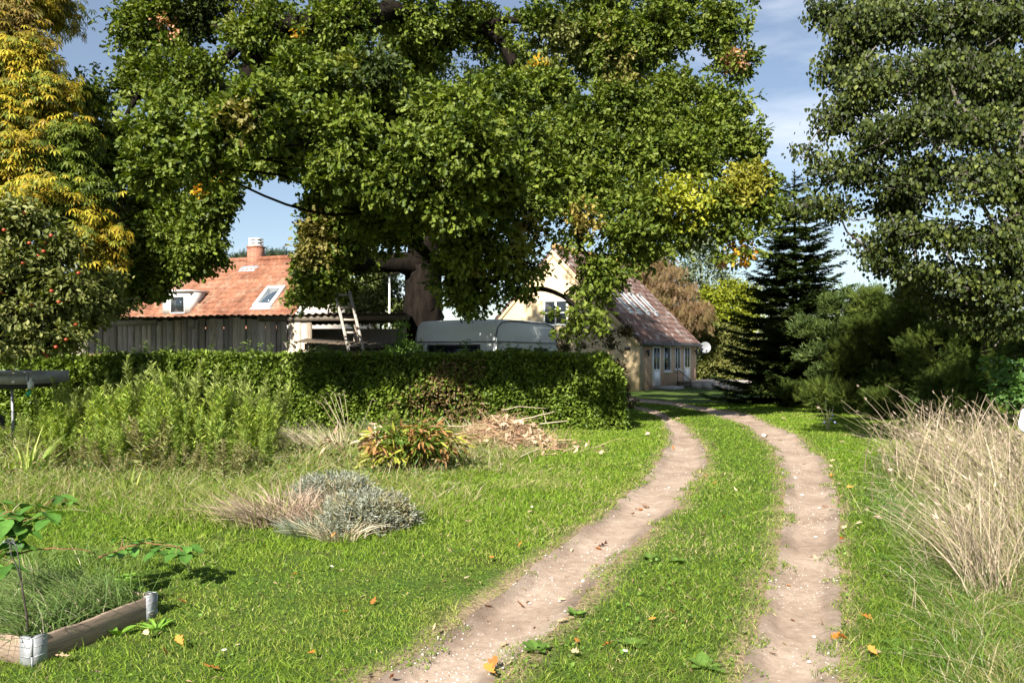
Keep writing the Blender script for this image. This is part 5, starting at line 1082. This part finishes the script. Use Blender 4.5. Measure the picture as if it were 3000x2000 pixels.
plant('peony_bush', 'peony bush with narrow leaves turning brown and pink among the green', 'shrub', 1185, 1385, peony, M_gloss)
plant('long_grass_tuft', 'drooping blue green grass tuft behind the peony before the hedge', 'grass tuft', 1120, 1275, lambda mb, b: strand(mb, b, 160, .3, .55, .012, [(.10, .17, .06), (.18, .25, .10)], .25, (0, 0), .6, .7), M_grass, 'blades')
# brush pile
def brush(mb, b):
    n = 2600; P = b + np.stack([R.normal(0, .62, n), R.normal(.15, .38, n), np.zeros(n)], -1); hh = .62 * np.exp(-((P[:, 0] - b[0]) / .75) ** 2) * np.exp(-((P[:, 1] - b[1] - .2) / .5) ** 2); P[:, 2] += hh * R.random(n) ** .6
    d = np.stack([R.normal(0, 1, n), R.normal(0, .6, n), R.normal(0, .38, n)], -1); ln = R.uniform(.15, .6, n)
    mb.ribbons(P, d, ln, R.uniform(.006, .014, n), np.stack([R.normal(0, .1, n), R.normal(0, .1, n), -R.uniform(0, .25, n)], -1) * ln[:, None] * 2, pal([(.18, .11, .06), (.36, .23, .14), (.55, .40, .28), (.45, .34, .18), (.4, .2, .12)], n), 3, tip=.2)
    m = 220; q = P[R.integers(0, n, m)] + A(.1, -.05, .05); mb.inst(T_oak, q, frames(m, unit(m), unit(m)), R.uniform(.08, .15, m), pal([(.5, .3, .2), (.62, .44, .3)], m))
bp = plant('brush_pile', 'heap of cut straw dead leaves and twigs against the hedge', 'brush pile', 1470, 1322, brush, M_straw, 'straw')
mb = MB(); b0 = np.array(bp.location)
for (p0, p1, p2, r) in [((1395, 1262, .18), (1480, 1262, .25), (1665, 1232, .22), .016), ((1500, 1235, .3), (1560, 1222, .3), (1625, 1205, .3), .012), ((1440, 1215, .3), (1470, 1240, .3), (1530, 1262, .25), .009), ((1480, 1285, .1), (1520, 1275, .12), (1560, 1255, .2), .009), ((1300, 1250, .15), (1370, 1245, .25), (1450, 1240, .3), .008), ((1555, 1250, .2), (1600, 1238, .25), (1590, 1200, .4), .007), ((1470, 1200, .4), (1520, 1190, .45), (1600, 1196, .35), .007)]:
    q = [W(p[0], p[1], 14.2 + p[2]) for p in (p0, p1, p2)]; mb.tube(curve(q[0], q[1], 4, 0, .03).tolist() + curve(q[1], q[2], 4, 0, .02)[1:].tolist(), np.linspace(r, r * .5, 7), 6, (.62, .5, .36))
mb.obj('branch', M_straw, bp)

# ------------------------------------------------------------------ raised bed of pallet collars
M_plank = surf('bed_plank', (.13, .095, .07), (.33, .24, .175), 4, .85, bmp=.6, stretch=(1.2, 1.2, 14), attr=True, c3=(.22, .155, .11))
bed = thing('raised_bed', 'low weathered plank garden frame with galvanised corner hinges at the lower left', 'garden bed', (BED[0][0], BED[0][1], 0))
c0 = A(BED[0][0], BED[0][1], 0); bu3, bn3 = A(bu[0], bu[1], 0), A(bn[0], bn[1], 0); zb_, hb = -.06, .185
def warped(o, ax, ay, h, nseg=16):
    m = MB(); t_ = np.linspace(0, 1, nseg); top = h + .002 * np.sin(t_ * 9 + 1) + R.normal(0, .0012, nseg); top[5:8] -= .004
    V = []
    for k, tt in enumerate(t_):
        q = o + ax * tt
        V += [q, q + Zv * (top[k] - .006), q + ay * .18 + Zv * top[k], q + ay * .85 + Zv * top[k], q + ay + Zv * (top[k] - .008), q + ay]
    f = []
    for k in range(nseg - 1):
        for j in range(6): f.append([k * 6 + j, k * 6 + (j + 1) % 6, (k + 1) * 6 + (j + 1) % 6, (k + 1) * 6 + j])
    f += [[5, 4, 3, 2, 1, 0], [(nseg - 1) * 6 + j for j in range(6)]]
    return m.add(V, sum(f, []), [len(q) for q in f])
warped(c0 + bu3 * .03 + Zv * zb_, bu3 * .83, bn3 * .024, hb).obj('plank', M_plank, bed)
warped(c0 + bn3 * .03 + Zv * zb_, bn3 * 1.14, bu3 * .024, hb).obj('plank', M_plank, bed)
warped(c0 + bn3 * 1.2 + bu3 * .03 + Zv * zb_, bu3 * .83, -bn3 * .024, hb).obj('plank', M_plank, bed)
warped(c0 + bu3 * .89 + bn3 * .03 + Zv * zb_, bn3 * 1.14, -bu3 * .024, hb).obj('plank', M_plank, bed)
def hinge(o, a, b, full=True):
    m = MB(); h = hb + .006
    for d_, out in (((a, b), 1), ((b, a), 1)):
        ax, nb_ = d_
        m.box(o + ax * .006 - nb_ * .0035 + Zv * zb_, ax * .085, nb_ * .003, Zv * h)
        for zz in (.085, .14, .19): m.box(o + ax * .012 - nb_ * .009 + Zv * (zb_ + zz), ax * .072, nb_ * .0055, Zv * .007)
        m.tube([o + ax * .07 - nb_ * .002 + Zv * (zb_ + h - .02), o + ax * .07 - nb_ * .009 + Zv * (zb_ + h - .02)], .006, 8, (.4, .4, .4))
        m.box(o + ax * .006 - nb_ * .0035 + Zv * (zb_ + h), ax * .085, nb_ * .03, Zv * .003)
    m.tube([o + Zv * zb_, o + Zv * (zb_ + h * .48)], .0045, 8); m.tube([o + Zv * (zb_ + h * .52), o + Zv * (zb_ + h)], .0045, 8)
    m.obj('corner_hinge', M_galv, bed)
hinge(c0, bu3, bn3); hinge(c0 + bu3 * .89, -bu3, bn3)
sg = MB(); xs_ = np.linspace(.03, .86, 12); yv = np.linspace(.03, 1.17, 14); V = [c0 + bu3 * a + bn3 * b + Zv * (.07 + .012 * math.sin(a * 9) * math.cos(b * 7)) for b in yv for a in xs_]
sg.add(V, sum([[j * 12 + i, j * 12 + i + 1, (j + 1) * 12 + i + 1, (j + 1) * 12 + i] for j in range(13) for i in range(11)], []), [4] * 143); sg.obj('soil', surf('garden_soil', (.04, .03, .02), (.09, .07, .045), 12, .95, bmp=.8), bed, True)
# growth inside the bed
mb = MB(); n = 6500; a, b = R.uniform(.03, .86, n), R.uniform(.05, 1.15, n); B = c0 + bu3 * a[:, None] + bn3 * b[:, None] + Zv * .07
h = R.uniform(.14, .46, n); cl = fbm(B[:, 0] * 4, B[:, 1] * 4); C = pal([(.08, .14, .035), (.14, .21, .055), (.19, .27, .08), (.3, .34, .13)], n, .4 + .2 * cl + R.normal(0, .2, n)); k = R.random(n) < .08; C[k] = pal(STRAWC, int(k.sum()))
mb.ribbons(B, np.stack([R.normal(-.25, .4, n), R.normal(0, .35, n), np.ones(n)], -1), h, R.uniform(.004, .009, n), np.stack([R.normal(-.45, .45, n), R.normal(0, .4, n), -R.uniform(.2, .8, n)], -1) * h[:, None], C, 5, tip=.1)
tag(mb.obj('bed_grass', M_grass), kind='stuff')
# longer grass to the left behind the bed
mb = MB(); n = 2600; x = R.uniform(-4.3, -2.35, n); y = R.uniform(5.2, 6.8, n); k = fbm(x * 2, y * 2) + R.normal(0, .4, n) > .1; x, y = x[k], y[k]; n = len(x); h = R.uniform(.08, .24, n)
mb.ribbons(np.stack([x, y, hgt(x, y)], -1), np.stack([R.normal(0, .4, n), R.normal(0, .35, n), np.ones(n)], -1), h, R.uniform(.005, .009, n), np.stack([R.normal(0, .5, n), R.normal(0, .4, n), -R.uniform(.1, .6, n)], -1) * h[:, None], pal([(.08, .15, .03), (.14, .22, .05), (.22, .28, .08)], n), 4, tip=.1)
tag(mb.obj('long_grass', M_grass), kind='stuff')

T_big = halfleaf([(.2, .08), (.34, .26), (.38, .46), (.28, .7), (.12, .9)], .22, .16)
def trifol(mb, c, size, az, cols, tilt=.25):
    n = 3; a = np.array([az, az + 1.75, az - 1.75]); ax = np.stack([np.cos(a), np.sin(a), np.full(3, -tilt) + R.normal(0, .12, 3)], -1)
    mb.inst(T_big, np.repeat(A(*c)[None], 3, 0), frames(3, ax, A(0, 0, 1) + R.normal(0, .2, (3, 3))), size * A(1.1, .9, .9), pal(cols, 3))
def bramble(name, label, canes, leaves, size, cols):
    b = canes[0][0]; t = thing(name, label, 'bramble', (b[0], b[1], 0)); st = MB(); lf = MB()
    for c in canes:
        P = np.array(c, float); q = np.concatenate([curve(P[i_], P[i_ + 1], 5, .04, .03)[(0 if i_ == 0 else 1):] for i_ in range(len(P) - 1)]); st.tube(q, np.linspace(.0065, .0028, len(q)), 6, (.24, .12, .06))
    for (px, py, d, s, az) in leaves:
        c = W(px, py, d); trifol(lf, c, size * s, az, cols)
        cn = min((p for c_ in canes for p in c_), key=lambda p: np.linalg.norm(A(*p) - c)); st.tube([A(*cn), (A(*cn) + c) / 2 + A(0, 0, .02), c], [.003, .002, .002], 4, (.3, .22, .08))
    st.obj('cane', M_straw, t); lf.obj('leaves', M_gloss, t); return t
BC = [(.05, .12, .02), (.08, .19, .03), (.12, .25, .04)]
bramble('bramble', 'arching bramble with broad green leaves above the bed at the left edge', [[(-3.9, 5.3, 0), W(-60, 1560, 5.0), W(20, 1500, 5.0), W(110, 1500, 5.1), W(170, 1455, 5.3)], [(-3.9, 5.3, 0), W(-30, 1640, 5.0), W(40, 1600, 5.0), W(60, 1530, 4.95)], [W(-30, 1640, 5.0), W(88, 1612, 5.0), W(180, 1608, 5.0), W(280, 1622, 5.1)]],
        [(175, 1452, 5.3, 1, .4), (100, 1480, 5.1, 1.2, 2.6), (135, 1500, 5.05, 1.3, -.6), (140, 1520, 5.0, 1, -1.6), (60, 1540, 4.95, 1.25, 3.4), (30, 1500, 5.0, 1.1, 1.8), (20, 1545, 4.95, 1.2, -2.4), (40, 1585, 4.9, 1, -.8), (5, 1590, 4.9, 1.1, 2.8), (20, 1620, 4.9, 1.1, -2.0), (0, 1470, 5.1, .9, 2.2), (80, 1555, 4.95, .9, .1), (10, 1660, 4.8, .9, -1.2), (200, 1470, 5.3, .7, .9), (50, 1510, 5.0, 1.2, .6), (15, 1520, 4.9, 1.2, -1.1), (90, 1520, 5.0, 1.2, -2.2), (0, 1560, 4.85, 1.2, .3), (60, 1600, 4.9, 1, 2), (25, 1655, 4.8, 1, .5)], .11, BC)
bramble('bramble', 'low bramble runner with dark green leaflets and a brown cane beyond the raised bed', [[W(290, 1632, 5.7), W(350, 1612, 5.9), W(430, 1590, 5.9), W(520, 1602, 5.8), W(560, 1640, 5.7)], [W(350, 1612, 5.9), W(360, 1580, 6.0)]],
        [(350, 1575, 6.0, .9, 2.4), (395, 1585, 5.95, .8, .6), (340, 1620, 5.8, .8, -2), (500, 1600, 5.85, 1.1, .5), (530, 1608, 5.8, 1.15, -.3), (460, 1615, 5.75, 1.05, -2.1), (545, 1625, 5.7, 1.1, -1.2), (390, 1605, 5.85, .9, -1), (485, 1590, 5.9, 1, 1.6), (420, 1580, 6, 1, 1.2), (515, 1620, 5.7, 1.1, -1.8), (470, 1600, 5.8, 1.1, 2.5), (555, 1600, 5.8, 1, .2), (365, 1610, 5.8, 1, 3)], .10, BC)
def rosette(size, n, cols, up=.5, tmpl=None):
    def f(mb, b):
        a = np.arange(n) * 2.4 + R.random(n) * .5; m = len(a); ax = np.stack([np.cos(a), np.sin(a), R.uniform(.2, 1.1, m) * up * 1.5], -1)
        mb.inst(tmpl or T_big, b + np.stack([np.cos(a), np.sin(a), 0 * a], -1) * .015 + A(0, 0, .01), frames(m, ax, A(0, 0, 1) + .4 * np.stack([-np.cos(a), -np.sin(a), 0 * a], -1)), size * R.uniform(.7, 1.15, m), pal(cols, m))
    return f
def herb(h, n, size, cols):
    def f(mb, b):
        for s in range(3):
            o = b + A(R.normal(0, .035), R.normal(0, .03), 0); hh = h * R.uniform(.6, 1); mb.tube([o, o + A(.01, 0, hh)], [.004, .002], 4, (.2, .25, .08)); k = np.arange(n); zz = hh * (.2 + .8 * k / n); a = k * 2.4 + s
            mb.inst(T_oval, o + np.stack([0 * zz, 0 * zz, zz], -1), frames(n, np.stack([np.cos(a), np.sin(a), np.full(n, .35)], -1), A(0, 0, 1) + R.normal(0, .2, (n, 3))), size * (1.25 - .6 * k / n), pal(cols, n))
    return f
LG = [(.13, .25, .03), (.2, .36, .05)]
plant('leafy_weed', 'light green leafy seedling inside the bed just behind the long plank', 'weed', 372, 1782, herb(.2, 13, .075, LG), dz=.07)
plant('leafy_weed', 'small light green seedling left of the bigger one behind the plank', 'weed', 285, 1800, herb(.12, 9, .055, LG), dz=.05)
plant('dock_plant', 'broad leaved dock rosette inside the corner of the bed beside the dead stem', 'weed', 60, 1868, rosette(.2, 9, [(.10, .18, .04), (.17, .26, .06), (.3, .36, .1)], .9), dz=.07)
plant('plantain', 'fresh green plantain rosette at the far hinge of the bed', 'weed', 460, 1835, rosette(.12, 12, LG, .6, T_lance))
plant('plantain', 'single broad curved leaf leaning on the outside of the plank', 'weed', 345, 1850, rosette(.12, 3, LG, .9))
for (px, py, s) in [(1905, 1640, .1), (1985, 1650, .09), (1690, 1800, .09), (1570, 1900, .1), (1850, 1890, .1), (2060, 1960, .11), (2690, 1690, .1), (2600, 1640, .08), (2620, 1900, .09)]:
    plant('plantain', 'flat dark green weed rosette growing in the grass beside the wheel track', 'weed', px, py, rosette(s * .75, 11, [(.08, .15, .025), (.13, .22, .04)], .55), group='weed rosettes in the grass by the track')
# dead stem with wisps standing in the bed
q0 = W(85, 1872, 4.47); ds_ = thing('dead_plant', 'thin forked blackish dead stem with grey wisps standing in the bed corner', 'dead plant', tuple(q0))
mb = MB(); j = W(62, 1700, 4.47); mb.tube([q0 - Zv * .03, W(78, 1800, 4.47), W(68, 1740, 4.47), j], [.006, .006, .005, .0045], 6, (.06, .045, .04))
mb.tube([j, W(50, 1660, 4.47), W(33, 1625, 4.46), W(28, 1588, 4.46)], [.004, .0035, .003, .002], 5, (.09, .08, .075)); mb.tube([j, W(56, 1640, 4.47), W(48, 1605, 4.48), W(38, 1580, 4.48)], [.0035, .003, .0025, .002], 5, (.09, .08, .075)); mb.obj('stem', M_straw, ds_)
mb = MB()
for k in range(9): p0 = W(28 + R.uniform(-4, 24), 1598 + R.uniform(-14, 20), 4.46); mb.tube(curve(p0, p0 + A(R.uniform(-.05, .05), 0, R.uniform(-.05, .03)), 5, .1, .25), .0012, 4, (.25, .26, .27))
mb.obj('wisps', M_straw, ds_)

# ------------------------------------------------------------------ tall dry grass on the right
def seedheads(mb, B, D, ln, bend, cols, s=.09):
    E = B + nrm(D) * ln[:, None] + bend; T = nrm(nrm(D) * ln[:, None] + 2 * bend); n = len(B)
    for _ in range(3):
        mb.inst(T_lance, E - T * (s * .4) + R.normal(0, .006, (n, 3)), frames(n, T + R.normal(0, .12, (n, 3)), unit(n)), s * R.uniform(.7, 1.2, n), pal(cols, n))
def tallgrass(name, label, pts, n, h0, h1, lean, spread, width=.0045, green=.25, seeds=.8):
    c = np.mean(pts, 0); t = thing(name, label, 'tall grass', (c[0], c[1], 0)); mb = MB(); pts = np.array(pts)
    i_ = R.integers(0, len(pts), n); B = pts[i_] + np.stack([R.normal(0, spread, n), R.normal(0, spread, n)], -1); z = hgt(B[:, 0], B[:, 1]); B = np.concatenate([B, z[:, None] - .01], 1)
    h = R.uniform(h0, h1, n) * (.85 + .2 * fbm(B[:, 0] * 2, B[:, 1] * 2)); D = np.stack([R.normal(0, .22, n) + lean[0], R.normal(0, .2, n) + lean[1], np.ones(n)], -1)
    bend = np.stack([R.normal(lean[0] * .6, .34, n), R.normal(0, .28, n), -R.uniform(.0, .34, n)], -1) * h[:, None]
    C = pal([(.17, .12, .08), (.34, .26, .185), (.50, .41, .31), (.29, .24, .13)], n); g_ = R.random(n) < green; C[g_] = pal([(.2, .22, .08), (.32, .3, .13)], int(g_.sum()))
    mb.ribbons(B, D, h, np.maximum(width * 1.1, .00085 * B[:, 1]) * R.uniform(.5, 1.6, n), bend, C, 6, tip=.35)
    k = R.random(n) < seeds * .22; seedheads(mb, B[k], D[k], h[k], bend[k], [(.34, .26, .18), (.5, .41, .31)], .055)
    mb.obj('stems', M_straw, t)
    m2 = MB(); m = int(n * .9); B2 = B[R.integers(0, n, m)] + R.normal(0, .06, (m, 3)) * A(1, 1, 0); h2 = R.uniform(h0 * .3, h0 * .85, m)
    m2.ribbons(B2, np.stack([R.normal(lean[0], .4, m), R.normal(lean[1], .4, m), np.ones(m)], -1), h2, R.uniform(.006, .012, m), np.stack([R.normal(0, .6, m), R.normal(0, .6, m), -R.uniform(.1, .8, m)], -1) * h2[:, None], pal([(.14, .17, .06), (.26, .25, .11), (.36, .31, .17), (.2, .15, .08)], m), 5, tip=.1)
    m2.obj('blades', M_grass, t); return t
line = lambda a, b, k: [tuple(A(*a) * (1 - i_ / (k - 1)) + A(*b) * (i_ / (k - 1))) for i_ in range(k)]
tallgrass('dry_grass_stand', 'tall bleached grass leaning over the verge, farthest stand beside the track', line((5.5, 10.3), (6.7, 11.8), 6) + line((5.6, 9.6), (7.6, 11.2), 5), 1150, .95, 1.5, (-.15, 0), .34)
tallgrass('dry_grass_stand', 'broad middle stand of pale dry grass with heavy stems at the right', line((5.0, 8.2), (6.0, 9.6), 5) + line((5.3, 7.6), (7.0, 9.6), 5), 950, .8, 1.3, (-.14, 0), .34)
tallgrass('dry_grass_stand', 'sloping wild grass with nodding tips running off the right edge', line((5.2, 7.0), (8.2, 11.0), 8) + line((4.8, 6.6), (6.2, 8.2), 4), 950, .65, 1.15, (-.05, 0), .4, green=.6)
tallgrass('dry_grass_stand', 'nearest narrow bunch of straight straw stems hanging over green grass at the lower right', line((3.2, 5.3), (3.5, 6.0), 4), 300, .6, 1.0, (-.14, 0), .10, .0045, .1, .4)
tallgrass('dry_grass_stand', 'loose straw stems between the nearest bunch and the broad middle stand', line((3.7, 6.0), (4.5, 7.3), 5), 400, .6, 1.05, (-.2, 0), .2, .0045, .25, .5)
# tall green grass beneath
mb = MB(); n = 17000; y = R.uniform(3.4, 12.5, n); x = 2.45 + (y - 4.6) * .42 + R.exponential(.9, n) + R.normal(0, .12, n); k = x < .72 * y + 1.6; x, y = x[k], y[k]; n = len(x)
h = R.uniform(.12, .42, n) * (.8 + .25 * fbm(x * 2, y * 2)); mb.ribbons(np.stack([x, y, hgt(x, y) - .01], -1), np.stack([R.normal(-.05, .35, n), R.normal(0, .35, n), np.ones(n)], -1), h, np.maximum(.006, .001 * y) * R.uniform(.7, 1.3, n), np.stack([R.normal(-.1, .6, n), R.normal(0, .5, n), -R.uniform(.05, .7, n)], -1) * h[:, None],
    np.where((R.random(n) < .22)[:, None], pal(STRAWC, n), pal([(.05, .11, .02), (.09, .18, .03), (.14, .24, .045)], n)), 4, tip=.1)
tag(mb.obj('verge_grass', M_grass), kind='stuff')
# dead umbel stems and small blue flowers by the dark shrubs
def deadfork(mb, b):
    for dx, h in ((-.22, .62), (-.05, .75), (.13, .55), (.05, .5)): mb.tube([b, b + A(dx * .4, 0, h * .6), b + A(dx, 0, h)], [.008, .006, .003], 5, (.55, .45, .3))
plant('dead_stalks', 'pale forked dead stalk standing in front of the dark shrubs', 'dead stalks', 2425, 1265, deadfork, M_straw, 'stems')
def flower(mb, c, r, pc, cc, k=8):
    f_ = []; V = []
    for q in range(k):
        a = q / k * 6.283; a2 = a + 6.283 / k * .42; a0 = a - 6.283 / k * .42; b_ = len(V); V += [(0, 0, .002), (r * .75 * math.cos(a0), r * .75 * math.sin(a0), .004), (r * math.cos(a), r * math.sin(a), .003), (r * .75 * math.cos(a2), r * .75 * math.sin(a2), .004)]; f_.append([b_, b_ + 1, b_ + 2, b_ + 3])
    mb.add(A(*c) + np.array(V), sum(f_, []), [4] * k, pc)
    V2, f2 = ball(r * .3, 8, 5, 0); mb.add(A(*c) + A(0, 0, .003) + np.array(V2), sum(f2, []), [4] * len(f2), cc)
for k, (px, py) in enumerate([(2415, 1238), (2436, 1228), (2446, 1238), (2440, 1216)]):
    g_ = G(px, py + 14); t = thing('blue_flower', 'small pale blue flower on the verge near the dead stalk', 'flower', tuple(g_), 'pale blue flowers on the verge')
    m = MB(); c = g_ + A(0, 0, .12); flower(m, c, .035, (.35, .38, .75), (.5, .5, .6), 7); V2, f2 = ball(.026, 8, 6, 0); m.add(c + np.array(V2), sum(f2, []), [4] * len(f2), (.4, .42, .78)); m.obj('petals', M_straw, t)
    m = MB(); m.tube([g_, c], .003, 5, (.1, .2, .05)); m.obj('stem', M_straw, t)

# white crumpled sack at the right edge
wb = W(3012, 1235, 8.3); V, f = ball(.095, 22, 14, 0); V = np.array(V); V = V * (1 + .16 * np.sin(V[:, :1] * 31 + V[:, 2:3] * 27) + .1 * np.sin(V[:, 1:2] * 43)) * A(.95, .8, 1.25)
wt = MB().add(V + wb, sum(f, []), [4] * len(f)).obj('sack', M_white, None, True); tag(wt, 'bright white crumpled bag half out of the frame in the tall grass', 'bag')

# ------------------------------------------------------------------ daisies, stones, fallen leaves
M_petal = leafmat('petal', .15, .6, .2, (1, 1, 1))
dm = MB(); flower(dm, (0, 0, .045), .016, (.85, .85, .82), (.7, .5, .05), 12); dp = dm.mesh('daisy', M_petal)
dst = MB().tube([(0, 0, 0), (.002, 0, .044)], .0012, 4, (.12, .2, .05)).mesh('stem', M_petal)
for (px, py) in [(658, 1920), (968, 1678), (1292, 1585), (102, 1564), (1200, 1750), (1105, 1930), (52, 1385), (1560, 1500), (700, 1905), (1830, 1930)]:
    g_ = G(px, py); t = thing('daisy', 'tiny white daisy in the mown lawn', 'flower', (g_[0], g_[1], gz(g_[0], g_[1]) + .01), 'white daisies dotted over the lawn')
    for nm_, me_ in (('petals', dp), ('stem', dst)): o = bpy.data.objects.new(nm_, me_); COL.objects.link(o); o.parent = t
    t.rotation_euler = (R.normal(.25, .2), R.normal(0, .2), R.random() * 6)
sv, sf_ = ball(.5, 14, 9, 0); sv = np.array(sv); sv = sv * (1 + .09 * np.sin(sv[:, :1] * 7 + 1) + .07 * np.cos(sv[:, 1:2] * 9)) * A(1, .8, .5)
stm = [MB().add(sv, sum(sf_, []), [4] * len(sf_), c).mesh('stone', M_stone, smooth=True) for c in ((.72, .68, .6), (.55, .5, .44))]
for k, (px, py, s) in enumerate([(2238, 1272, .13), (1708, 1686, .04), (2063, 1258, .11), (1305, 1985, .03), (1330, 1972, .03), (2370, 1920, .03), (2385, 1845, .025), (1640, 1740, .025), (2350, 1440, .05), (2310, 1500, .04), (2390, 1560, .035), (2420, 1700, .03), (1960, 1420, .04), (1900, 1500, .035), (2330, 1390, .05), (2400, 1480, .04)]):
    g_ = G(px, py); zz = float((hbase(np.array([g_[0]]), np.array([g_[1]])) - .045)[0]); o = bpy.data.objects.new('stone', stm[k % 2]); COL.objects.link(o)
    o.location = (g_[0], g_[1], zz + s * .2); o.scale = (s, s, s); o.rotation_euler = (R.normal(0, .2), R.normal(0, .2), R.random() * 6.28)
    if k == 0: tag(o, 'biggest round pale stone at the edge of the right wheel track', 'stone')
    elif k == 2: tag(o, 'pale flat stone in the grass strip near the far bend', 'stone')
    else: tag(o, 'small pale stone pressed into the wheel track', 'stone', 'small stones in the wheel tracks')
def curled(seed, cols):
    r = np.random.default_rng(seed); V, L, S = T_oak; V = V.copy(); k = r.uniform(.5, 1.2)
    V[:, 2] = V[:, 0] ** 2 * 2.4 * k + .5 * (V[:, 1] - .5) ** 2 * r.uniform(.4, 1.3) + V[:, 0] * V[:, 1] * r.uniform(-.5, .5)
    V = np.concatenate([V, [(-.008, -.25, .05), (.008, -.25, .05), (.008, 0, .06), (-.008, 0, .06)]]); n0 = len(T_oak[0])
    return MB().add(V, list(L) + [n0, n0 + 1, n0 + 2, n0 + 3], list(S) + [4], np.array(cols)).mesh('fallen_leaf', M_straw)
KINDS = [('orange brown', [(.50, .17, .03), (.42, .15, .04), (.55, .24, .05)]), ('pale tan', [(.58, .42, .25), (.66, .52, .34), (.5, .36, .22)]), ('dark brown', [(.22, .09, .05), (.28, .12, .06), (.2, .1, .06)])]
LM_ = [[curled(i_ * 5 + j_, c) for j_, c in enumerate(cs)] for i_, (nm_, cs) in enumerate(KINDS)]
fl = [(480, 1908, 0, 1), (535, 1900, 0, 1.2), (437, 1870, 1, 1), (549, 1778, 0, .9), (208, 1935, 1, 1.1), (595, 1960, 0, 1.5), (1383, 1544, 1, 1.1), (970, 1590, 0, .9), (1000, 1800, 0, .8), (1100, 1760, 0, .9), (1120, 1640, 1, .8), (1308, 1620, 1, .7), (1435, 1652, 0, 1.1), (1518, 1620, 0, 1.0), (1650, 1612, 1, .9), (1675, 1608, 1, 1.1), (1748, 1590, 2, 1.7), (1762, 1598, 0, 1.2), (1745, 1646, 0, .9), (1535, 1755, 0, 1), (1540, 1745, 1, .7), (1428, 1793, 0, 1.1), (1420, 1768, 0, .8), (1660, 1740, 1, .8), (1630, 1820, 1, .9), (1465, 1865, 1, 1), (1430, 1965, 0, 1.5), (1450, 1992, 0, 1.4), (1190, 1990, 0, 2.0), (1230, 1988, 1, 1), (1150, 1975, 0, .9), (1690, 1897, 0, 1), (1762, 1910, 0, 1), (1700, 1930, 1, 1), (1900, 1835, 0, .7), (1985, 1822, 0, .8), (1890, 1540, 1, .8), (1560, 1510, 1, .7), (1500, 1440, 1, .7), (2150, 1440, 1, .8), (2200, 1500, 0, .6), (2065, 1578, 1, .8), (2120, 1530, 0, .6), (1860, 1480, 2, 1.2), (1885, 1478, 1, 1.1), (1870, 1486, 0, 1.2), (1900, 1474, 2, 1.1), (1850, 1500, 0, 1), (1938, 1440, 1, .9), (1945, 1340, 1, 1.2), (1970, 1310, 0, 1.2), (2075, 1350, 1, 1.2), (2080, 1310, 1, 1.2), (2060, 1400, 0, 1.1), (1960, 1225, 1, 1.5), (1995, 1232, 1, 1.6), (2010, 1240, 0, 1.5), (2030, 1248, 1, 1.5), (2160, 1215, 1, 1.7), (2175, 1208, 1, 1.6), (2190, 1240, 1, 1.3), (2240, 1284, 1, 1.5), (2260, 1288, 1, 1.6), (2280, 1285, 1, 1.4), (2340, 1290, 1, 1.5), (2330, 1285, 0, 1.2), (2300, 1230, 1, 1.4), (2430, 1360, 1, 1.1), (2440, 1378, 1, 1), (2435, 1400, 0, 1.1), (2450, 1425, 1, 1), (2430, 1480, 0, 1.1), (2448, 1495, 1, 1), (2500, 1435, 0, 1), (2480, 1555, 1, 1), (2504, 1550, 1, .9), (2385, 1615, 1, 1.1), (2380, 1618, 0, .9), (2475, 1590, 0, .7), (2465, 1850, 2, 1), (2460, 1860, 0, 1.2), (2520, 1815, 0, 1), (2485, 1900, 0, .9), (2550, 1935, 1, 1.5), (2570, 1945, 0, 1), (2470, 1835, 1, .8), (1905, 1275, 1, 1.2), (1890, 1278, 1, 1.1), (1925, 1282, 1, 1.1), (2100, 1420, 0, .8), (1800, 1350, 1, .8), (1700, 1420, 1, .7), (1375, 1700, 1, .6), (850, 1700, 0, .7), (1270, 1860, 1, .7), (1550, 1590, 1, .6), (770, 1620, 0, .8), (690, 1850, 1, .7), (900, 1925, 0, .6), (300, 1985, 1, .8), (1010, 1385 + 300, 1, .6), (1350, 1390, 1, .9), (1450, 1370, 1, .8), (1600, 1400, 1, .7), (2250, 1900, 2, .7), (2330, 1800, 2, .6), (2300, 1700, 0, .6), (2350, 1350, 2, 1.0), (2300, 1330, 2, 1)]
for (px, py, kd, s) in fl:
    g_ = G(px, py); sd_ = float(rutd(np.array([g_[0]]), np.array([g_[1]]))[0]); on = sd_ > 0; zz = float(sheet_h(np.array([g_[0]]), np.array([g_[1]]), np.array([sd_]))[0]) + .02 if on else gz(g_[0], g_[1]) + .045
    o = bpy.data.objects.new('fallen_leaf', LM_[kd][R.integers(0, 3)]); COL.objects.link(o); s_ = .072 * s * (1 + .012 * g_[1]); o.scale = (s_, s_, s_)
    o.location = (g_[0], g_[1], zz); o.rotation_euler = (R.normal(0, .35), R.normal(0, .35), R.random() * 6.28)
    tag(o, f'{KINDS[kd][0]} curled oak leaf fallen on the ' + ('bare dirt of the wheel track' if on else 'green grass'), 'leaf', 'fallen leaves on the track and lawn')
